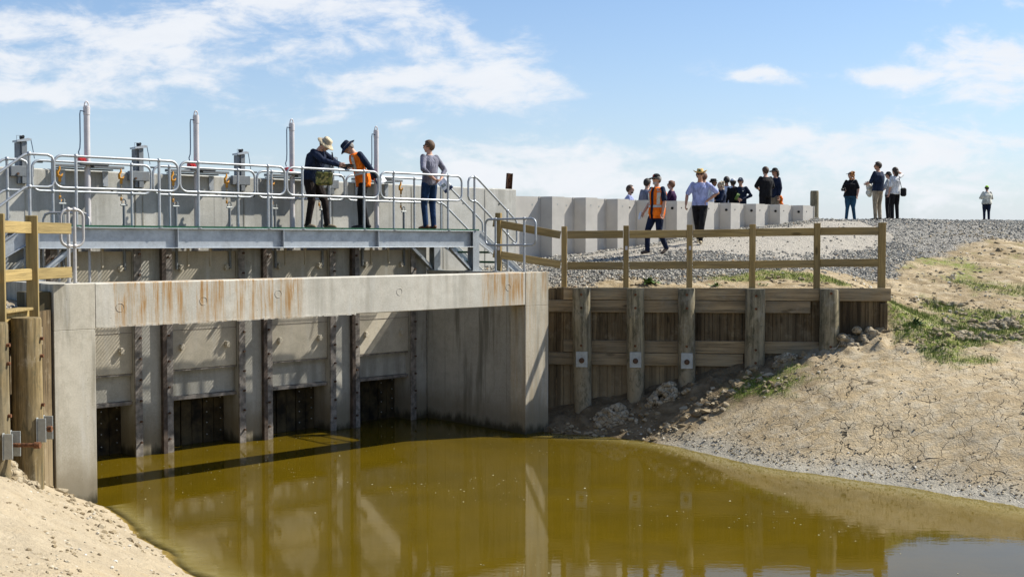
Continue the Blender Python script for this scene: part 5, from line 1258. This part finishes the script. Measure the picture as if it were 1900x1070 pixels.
pE = person('man in light blue shirt and straw hat walking with one hand on his hip', on_ground(1298, 29.4), (-.22, -1), 1.82, fat=1.08, skin='tan', shirt=ltblue, sleeve=.42, hem=.0, trousers=black, shoes=(.38, .30, .18), hair=('short', (.2, .17, .15)), hat=('straw', strawm, grn), glasses=True, vox=.013,
    pose=dict(rkn=(.07, -.02, .50), ran=(.05, -.30, .16), rft=(.05, 1, -.5), lkn=(-.07, .16, .52), lan=(-.03, .20, .09), rel=(.31, -.02, 1.20), lel=(-.42, -.10, 1.24), rwr=(.33, .10, .96), lwr=(-.19, .02, 1.06), lhd=(.6, .5, -.7)))
# --- the group on the far side of the sheet pile wall
def grp(n, label, px, ptop, H, y0, y1, face, **kw):
    Y = rep(n, px, ptop, H * (1.02 if kw.get('hat') else 1.0), y0, y1); x = xat(px, Y); return person(label, (x, Y, ground_z(x, Y)), face, H, vox=.018, **kw), x, Y
grp('a', 'bearded man in pale blue shirt and glasses behind the sheet pile wall', 1168, 345, 1.74, 30.6, 35, (.9, -.25), shirt=ltblue, sleeve=.95, trousers=navytr, hair=('short', (.10, .06, .04)), beard=(.10, .06, .04), skin='pale', fat=1.1)
grp('b', 'man in grey shirt behind the sheet pile wall, partly hidden by the orange vest', 1200, 333, 1.80, 30.8, 36, (.7, .6), shirt=grey, sleeve=.9, trousers=black, hair=('short', (.04, .03, .025)), fat=1.08, skin='pale', pose=dict(rel=(.30, .12, 1.2), rwr=(.1, .25, 1.15)))
grp('c', 'woman in dark purple jumper with hair in a bun behind the wall', 1245, 337, 1.68, 31.2, 36, (-.85, .35), sex='f', shirt=purple, sleeve=.9, trousers=black, hair=('bun', (.22, .10, .05)), skin='pale', glasses=True, pose=dict(lel=(-.24, .1, 1.16), lwr=(-.1, .3, 1.12)))
grp('d', 'person in white shirt with brown hair standing behind the man in straw hat', 1305, 322, 1.82, 31.8, 37, (.2, 1), shirt=white2, sleeve=.9, trousers=black, hair=('short', (.14, .06, .035)), skin='tan')
grp('e', 'person in black hat and dark jacket facing right behind the wall', 1322, 331, 1.76, 32, 37, (1, -.15), shirt=black, sleeve=.95, trousers=black, hair=('short', (.05, .04, .03)), hat=('brim', black), skin='brown')
grp('f', 'fair haired woman in navy jacket facing left behind the wall', 1336, 340, 1.62, 32.3, 37, (-.9, -.3), sex='f', fat=1.2, shirt=navy, sleeve=.8, trousers=black, hair=('curly', (.50, .40, .27)), skin='pale', pose=dict(lel=(-.24, .12, 1.15), lwr=(-.1, .33, 1.15)))
grp('g', 'dark haired man in white shirt seen from behind in the group', 1347, 330, 1.82, 33, 38, (.25, 1), shirt=white2, sleeve=.95, trousers=black, hair=('short', (.03, .025, .02)), skin='tan')
grp('h', 'person in white cap and black jacket between two others behind the wall', 1359, 345, 1.72, 33.2, 38, (-.3, .9), shirt=black, sleeve=.95, trousers=black, hair=('short', (.04, .03, .02)), hat=('cap', white), skin='brown')
pH, xH, yH = grp('i', 'smiling person in navy cap and navy overalls holding a green folder', 1373, 346, 1.72, 33.0, 38, (-.35, -.95), shirt=navy, sleeve=.95, trousers=navytr, hair=('short', (.05, .04, .03)), hat=('cap', navy, white), glasses=True, skin='pale', emblem=white, fat=1.15, pose=dict(rel=(.28, .05, 1.18), rwr=(.08, .24, 1.10), lel=(-.34, -.02, 1.2), lwr=(-.08, .24, 1.05)))
grp('j', 'broad man in black t-shirt with crossed arms seen from behind', 1419, 311, 1.86, 35.2, 40, (-.35, .9), fat=1.18, shirt=black, sleeve=.45, trousers=black, hair=('short', (.09, .05, .03)), skin='pale', pose=dict(rel=(.27, .0, 1.18), rwr=(.05, .26, 1.2), lel=(-.30, .06, 1.19), lwr=(-.06, .27, 1.13)))
pK, xK, yK = grp('k', 'man in navy top, shorts and dark cap talking to the man in black', 1437, 311, 1.86, 35.0, 40, (-.85, -.35), shirt=navy, sleeve=.9, trousers=khaki, shorts=True, hair=('long', (.04, .03, .02)), hat=('cap', black), glasses=True, skin='tan')
# --- on the crest
pL, xL, yL = grp('l', 'woman with curly ginger hair, black top and blue jeans holding a camera', 1577, 318, 1.68, 35, 46, (-.62, -.78), sex='f', look=-38, fat=1.45, shirt=black, sleeve=.42, hem=-.05, trousers=teal, shoes=(.2, .18, .16), hair=('curly', (.42, .17, .04)), hat=('visor', navytr), skin='pale',
    pose=dict(rel=(.26, .08, 1.18), rwr=(.12, .30, 1.13), lel=(-.28, -.02, 1.17), lwr=(-.27, .05, .93), rkn=(.10, .05, .5), ran=(.12, .10, .085), lan=(-.11, -.12, .085)))
pM, xM, yM = grp('m', 'tall man in navy shirt and khaki trousers holding a white bundle', 1627, 302, 1.86, 35, 46, (-.6, .8), look=35, fat=1.15, shirt=navy, sleeve=.5, hem=-.08, trousers=khaki, shoes=(.03, .025, .02), hair=('short', (.06, .04, .03)), skin='tan', glasses=True,
    pose=dict(rel=(.26, .03, 1.19), rwr=(.14, .26, 1.22), lel=(-.28, .04, 1.18), lwr=(-.16, .28, 1.14)))
pN, xN, yN = grp('n', 'woman in white top raising an arm to her forehead', 1659, 312, 1.78, 37.5, 47, (-.45, .9), sex='f', shirt=white, sleeve=.55, trousers=black, hair=('long', (.07, .045, .03)), skin='pale',
    pose=dict(rsh=(.18, .0, 1.47), rel=(.42, .10, 1.56), rwr=(.20, .14, 1.70), rhd=(-1, 0, .05)))
grp('o', 'short woman in speckled top and black cap beside the khaki trousers', 1647, 318, 1.66, 35, 44, (-.75, .5), sex='f', shirt=pattern, sleeve=.42, hem=-.03, trousers=black, hair=('short', (.05, .035, .025)), hat=('cap', black), skin='pale', pose=dict(lel=(-.26, .08, 1.14), lwr=(-.12, .28, 1.08)))
grp('p', 'distant woman in patterned white top and lime green cap standing alone', 1829, 344, 1.66, 46, 60, (.1, 1), sex='f', fat=1.35, shirt=cream, sleeve=.9, hem=-.08, trousers=navytr, hair=('short', (.06, .04, .03)), hat=('cap', lime), skin='pale', pose=dict(lel=(-.30, .05, 1.19), lwr=(-.08, .22, 1.15), rel=(.28, .05, 1.17), rwr=(.1, .22, 1.1)))

# ================================================================ THINGS THEY HOLD
def loc_of(p, v, H): return p.matrix_basis @ (Vector(v) * (H / 1.78))
def mat_camo():
    t = NT('camouflage_cloth'); n = t.noise(t.coord(), 11, 3, .5); n2 = t.noise(t.coord(loc=(4, 2, 1)), 14, 3, .5)
    c = t.mix(t.ramp(n, .47, .50), (.20, .19, .05), (.06, .065, .025)); c = t.mix(t.ramp(n2, .55, .57), c, (.33, .27, .10)); return t.out(c, .8)
def mat_print():
    t = NT('printed_leaflet'); x, y, z = t.sep(t.tc.outputs['Object']); 
    band = t.math('GREATER_THAN', -.07, z); ph = t.math('MULTIPLY', t.math('LESS_THAN', t.math('ABSOLUTE', t.math('SUBTRACT', z, .02)), .035), t.math('LESS_THAN', t.math('ABSOLUTE', t.math('ADD', x, .03)), .05))
    c = t.mix(band, (.75, .77, .8), (.03, .05, .12)); c = t.mix(ph, c, (.22, .25, .24)); return t.out(c, .5)
LEAF = mat_print()
def leaflet(label, loc, rot, mat=LEAF, w=.15, h=.21, cat='leaflet', name='leaflet'):
    m = MB(); n = 6; vs = []
    for i in range(n + 1):
        for j in (0, 1): vs.append((w * (i / n - .5), .012 * math.sin(i / n * 3.1), h * (j - .5)))
    m.add(vs, [(2 * i, 2 * i + 2, 2 * i + 3, 2 * i + 1) for i in range(n)], True)
    o = m.build(name, mat, None, recalc=False); md = o.modifiers.new('thick', 'SOLIDIFY'); md.thickness = .0025
    o.location = loc; o.rotation_euler = rot; return setp(o, label, cat)
leaflet('white and navy printed leaflet held behind his back by the man in grey', loc_of(pC, (.02, -.30, .90), 1.8) + Vector((.10, 0, -.02)), (R(-12), R(-38), R(20)), w=.21, h=.27)
leaflet('white printed leaflet in the hand of the man in the orange vest', loc_of(pB, (-.16, -.36, .92), 1.82), (R(-20), R(55), R(10)), w=.15, h=.21)
leaflet('dark flat tablet held over the handrail between the two bending men', loc_of(pA, (.02, .69, 1.11), 1.84), (R(80), 0, R(10)), GLASS, .2, .26, 'tablet', 'tablet')
# shoulder bag
bg = thing('camera_bag', 'camouflage camera bag hanging at the hip of the man in navy jacket', 'bag', loc_of(pA, (.27, .34, .88), 1.84), math.atan2(-.30, .93) - math.pi / 2 + .3)
m = MB(); m.box(-.085, .085, -.15, .15, -.12, .12, .03); bmat = mat_camo(); m.build('bag_body', bmat, bg)
MB().box(-.092, .092, -.155, .155, .06, .135, .03).build('flap', bmat, bg)
MB().tube([(0, -.12, .12), (-.10, -.18, .30), (-.20, -.16, .47)], .012, 6).tube([(0, .12, .12), (-.08, .16, .33), (-.16, .12, .5)], .012, 6).build_each('strap', black, bg)
# bottle, camera, bundle, handbag, orange cloth, folder
m = MB(); m.tube([(0, 0, -.09), (0, 0, .05), (0, 0, .075), (0, 0, .10)], [.03, .03, .014, .014], 12); o = m.build('water_bottle', mat_plain('bottle_plastic', (.55, .6, .7), .25)); o.location = loc_of(pD, (.29, .24, .86), 1.8); o.rotation_euler = (R(15), R(10), 0); setp(o, 'small water bottle in the right hand of the walking man in orange', 'bottle')
cm = thing('camera', 'black camera held at chest height by the ginger haired woman', 'camera', loc_of(pL, (.10, .41, 1.14), 1.68), math.atan2(-.78, -.62) - math.pi / 2)
MB().box(-.07, .07, -.035, .035, -.05, .05, .012).box(-.03, .03, -.02, .03, .05, .075, .008).build('camera_body', M['black'], cm); MB().cyl((0, .03, 0), (0, .14, 0), .036, 14).build('lens', M['black'], cm)
m = MB(); r_ = random.Random(9)
for i in range(12): m.ball((r_.uniform(-.05, .05), r_.uniform(-.05, .05), r_.uniform(-.26, .18)), r_.uniform(.07, .10), 10)
o = remesh(m, .014, 'cloth_bundle', cream, None, 3); o.location = loc_of(pM, (.04, .33, 1.03), 1.86); setp(o, 'off white jacket bundled in the arms of the tall man in navy', 'jacket')
hb = thing('handbag', 'black handbag hanging at the side of the woman in white', 'bag', (xN + .25, yN - .10, ground_z(xN, yN) + .98), 0); m = MB(); m.box(-.10, .10, -.06, .06, -.17, .12, .045); m.build('bag_body', black, hb); MB().tube([(-.06, 0, .1), (-.12, 0, .35), (-.16, 0, .48)], .01, 6).build('strap', black, hb)
m = MB()
for i in range(8): m.ball((r_.uniform(-.04, .05), r_.uniform(-.03, .03), -.06 * i + .02), r_.uniform(.05, .075), 10)
o = remesh(m, .013, 'folded_vest', orange, None, 2); o.location = (xK + .16, yK - .16, ground_z(xK, yK) + .92); setp(o, 'folded orange vest hanging beside the man in navy top and shorts', 'vest')
leaflet('green folder held by the person in navy cap', loc_of(pH, (.06, .31, 1.15), 1.72), (R(10), R(25), 0), mat_plain('green_folder', (.16, .25, .06), .6), .10, .22, 'folder', 'folder')

# craggy lumps of dug clay against the timber wall
def lump_mat():
    t = NT('clay_lump'); p = t.geo(); n = t.noise(p, 7, 6, .7); v = t.voro(p, 9, 'DISTANCE_TO_EDGE'); ck = t.ramp(v, .01, .045, 1, 0)
    c = t.mix(t.ramp(n, .35, .65), (.42, .36, .26), (.27, .21, .13)); c = t.mix(t.math('MULTIPLY', ck, .7), c, (.07, .055, .035)); t.bump(t.math('SUBTRACT', n, t.math('MULTIPLY', ck, .6)), 1.0, .03); return t.out(c, .95, 0, .1)
lm = MB(); r_ = random.Random(31)
for (cx, cy, n, rx, ry, h) in ((1.95, 23.12, 44, .34, .22, .26), (2.98, 23.2, 40, .32, .2, .24), (6.70, 23.1, 60, .48, .2, .24), (5.35, 23.12, 22, .25, .14, .13), (9.9, 23.9, 40, .45, .3, .16), (8.9, 22.7, 30, .4, .25, .1), (11.0, 23.0, 34, .5, .3, .12), (-6.15, 14.35, 24, .22, .25, .16)):
    for i in range(n):
        a = r_.random() * 6.28; d = math.sqrt(r_.random()); x = cx + math.cos(a) * d * rx; y = cy + math.sin(a) * d * ry; s_ = r_.uniform(.04, .10)
        lm.ball((x, y, ground_z(x, y) + h * (1 - d * d) * r_.random()), s_, 8, sc=(r_.uniform(.8, 1.4), r_.uniform(.8, 1.2), r_.uniform(.6, 1)))
lo = remesh(lm, .022, 'clay_lumps', lump_mat(), None, 0)
for v in lo.data.vertices:
    q = np.array([v.co.x * 9]); w_ = np.array([v.co.y * 9 + v.co.z * 11]); k_ = float(fbm(q, w_, 3)[0]); v.co += v.normal * (k_ * .035)
for p_ in lo.data.polygons: p_.use_smooth = False
setp(lo, 'craggy cracked lumps of dug clay heaped against the timber wall', kind='stuff')
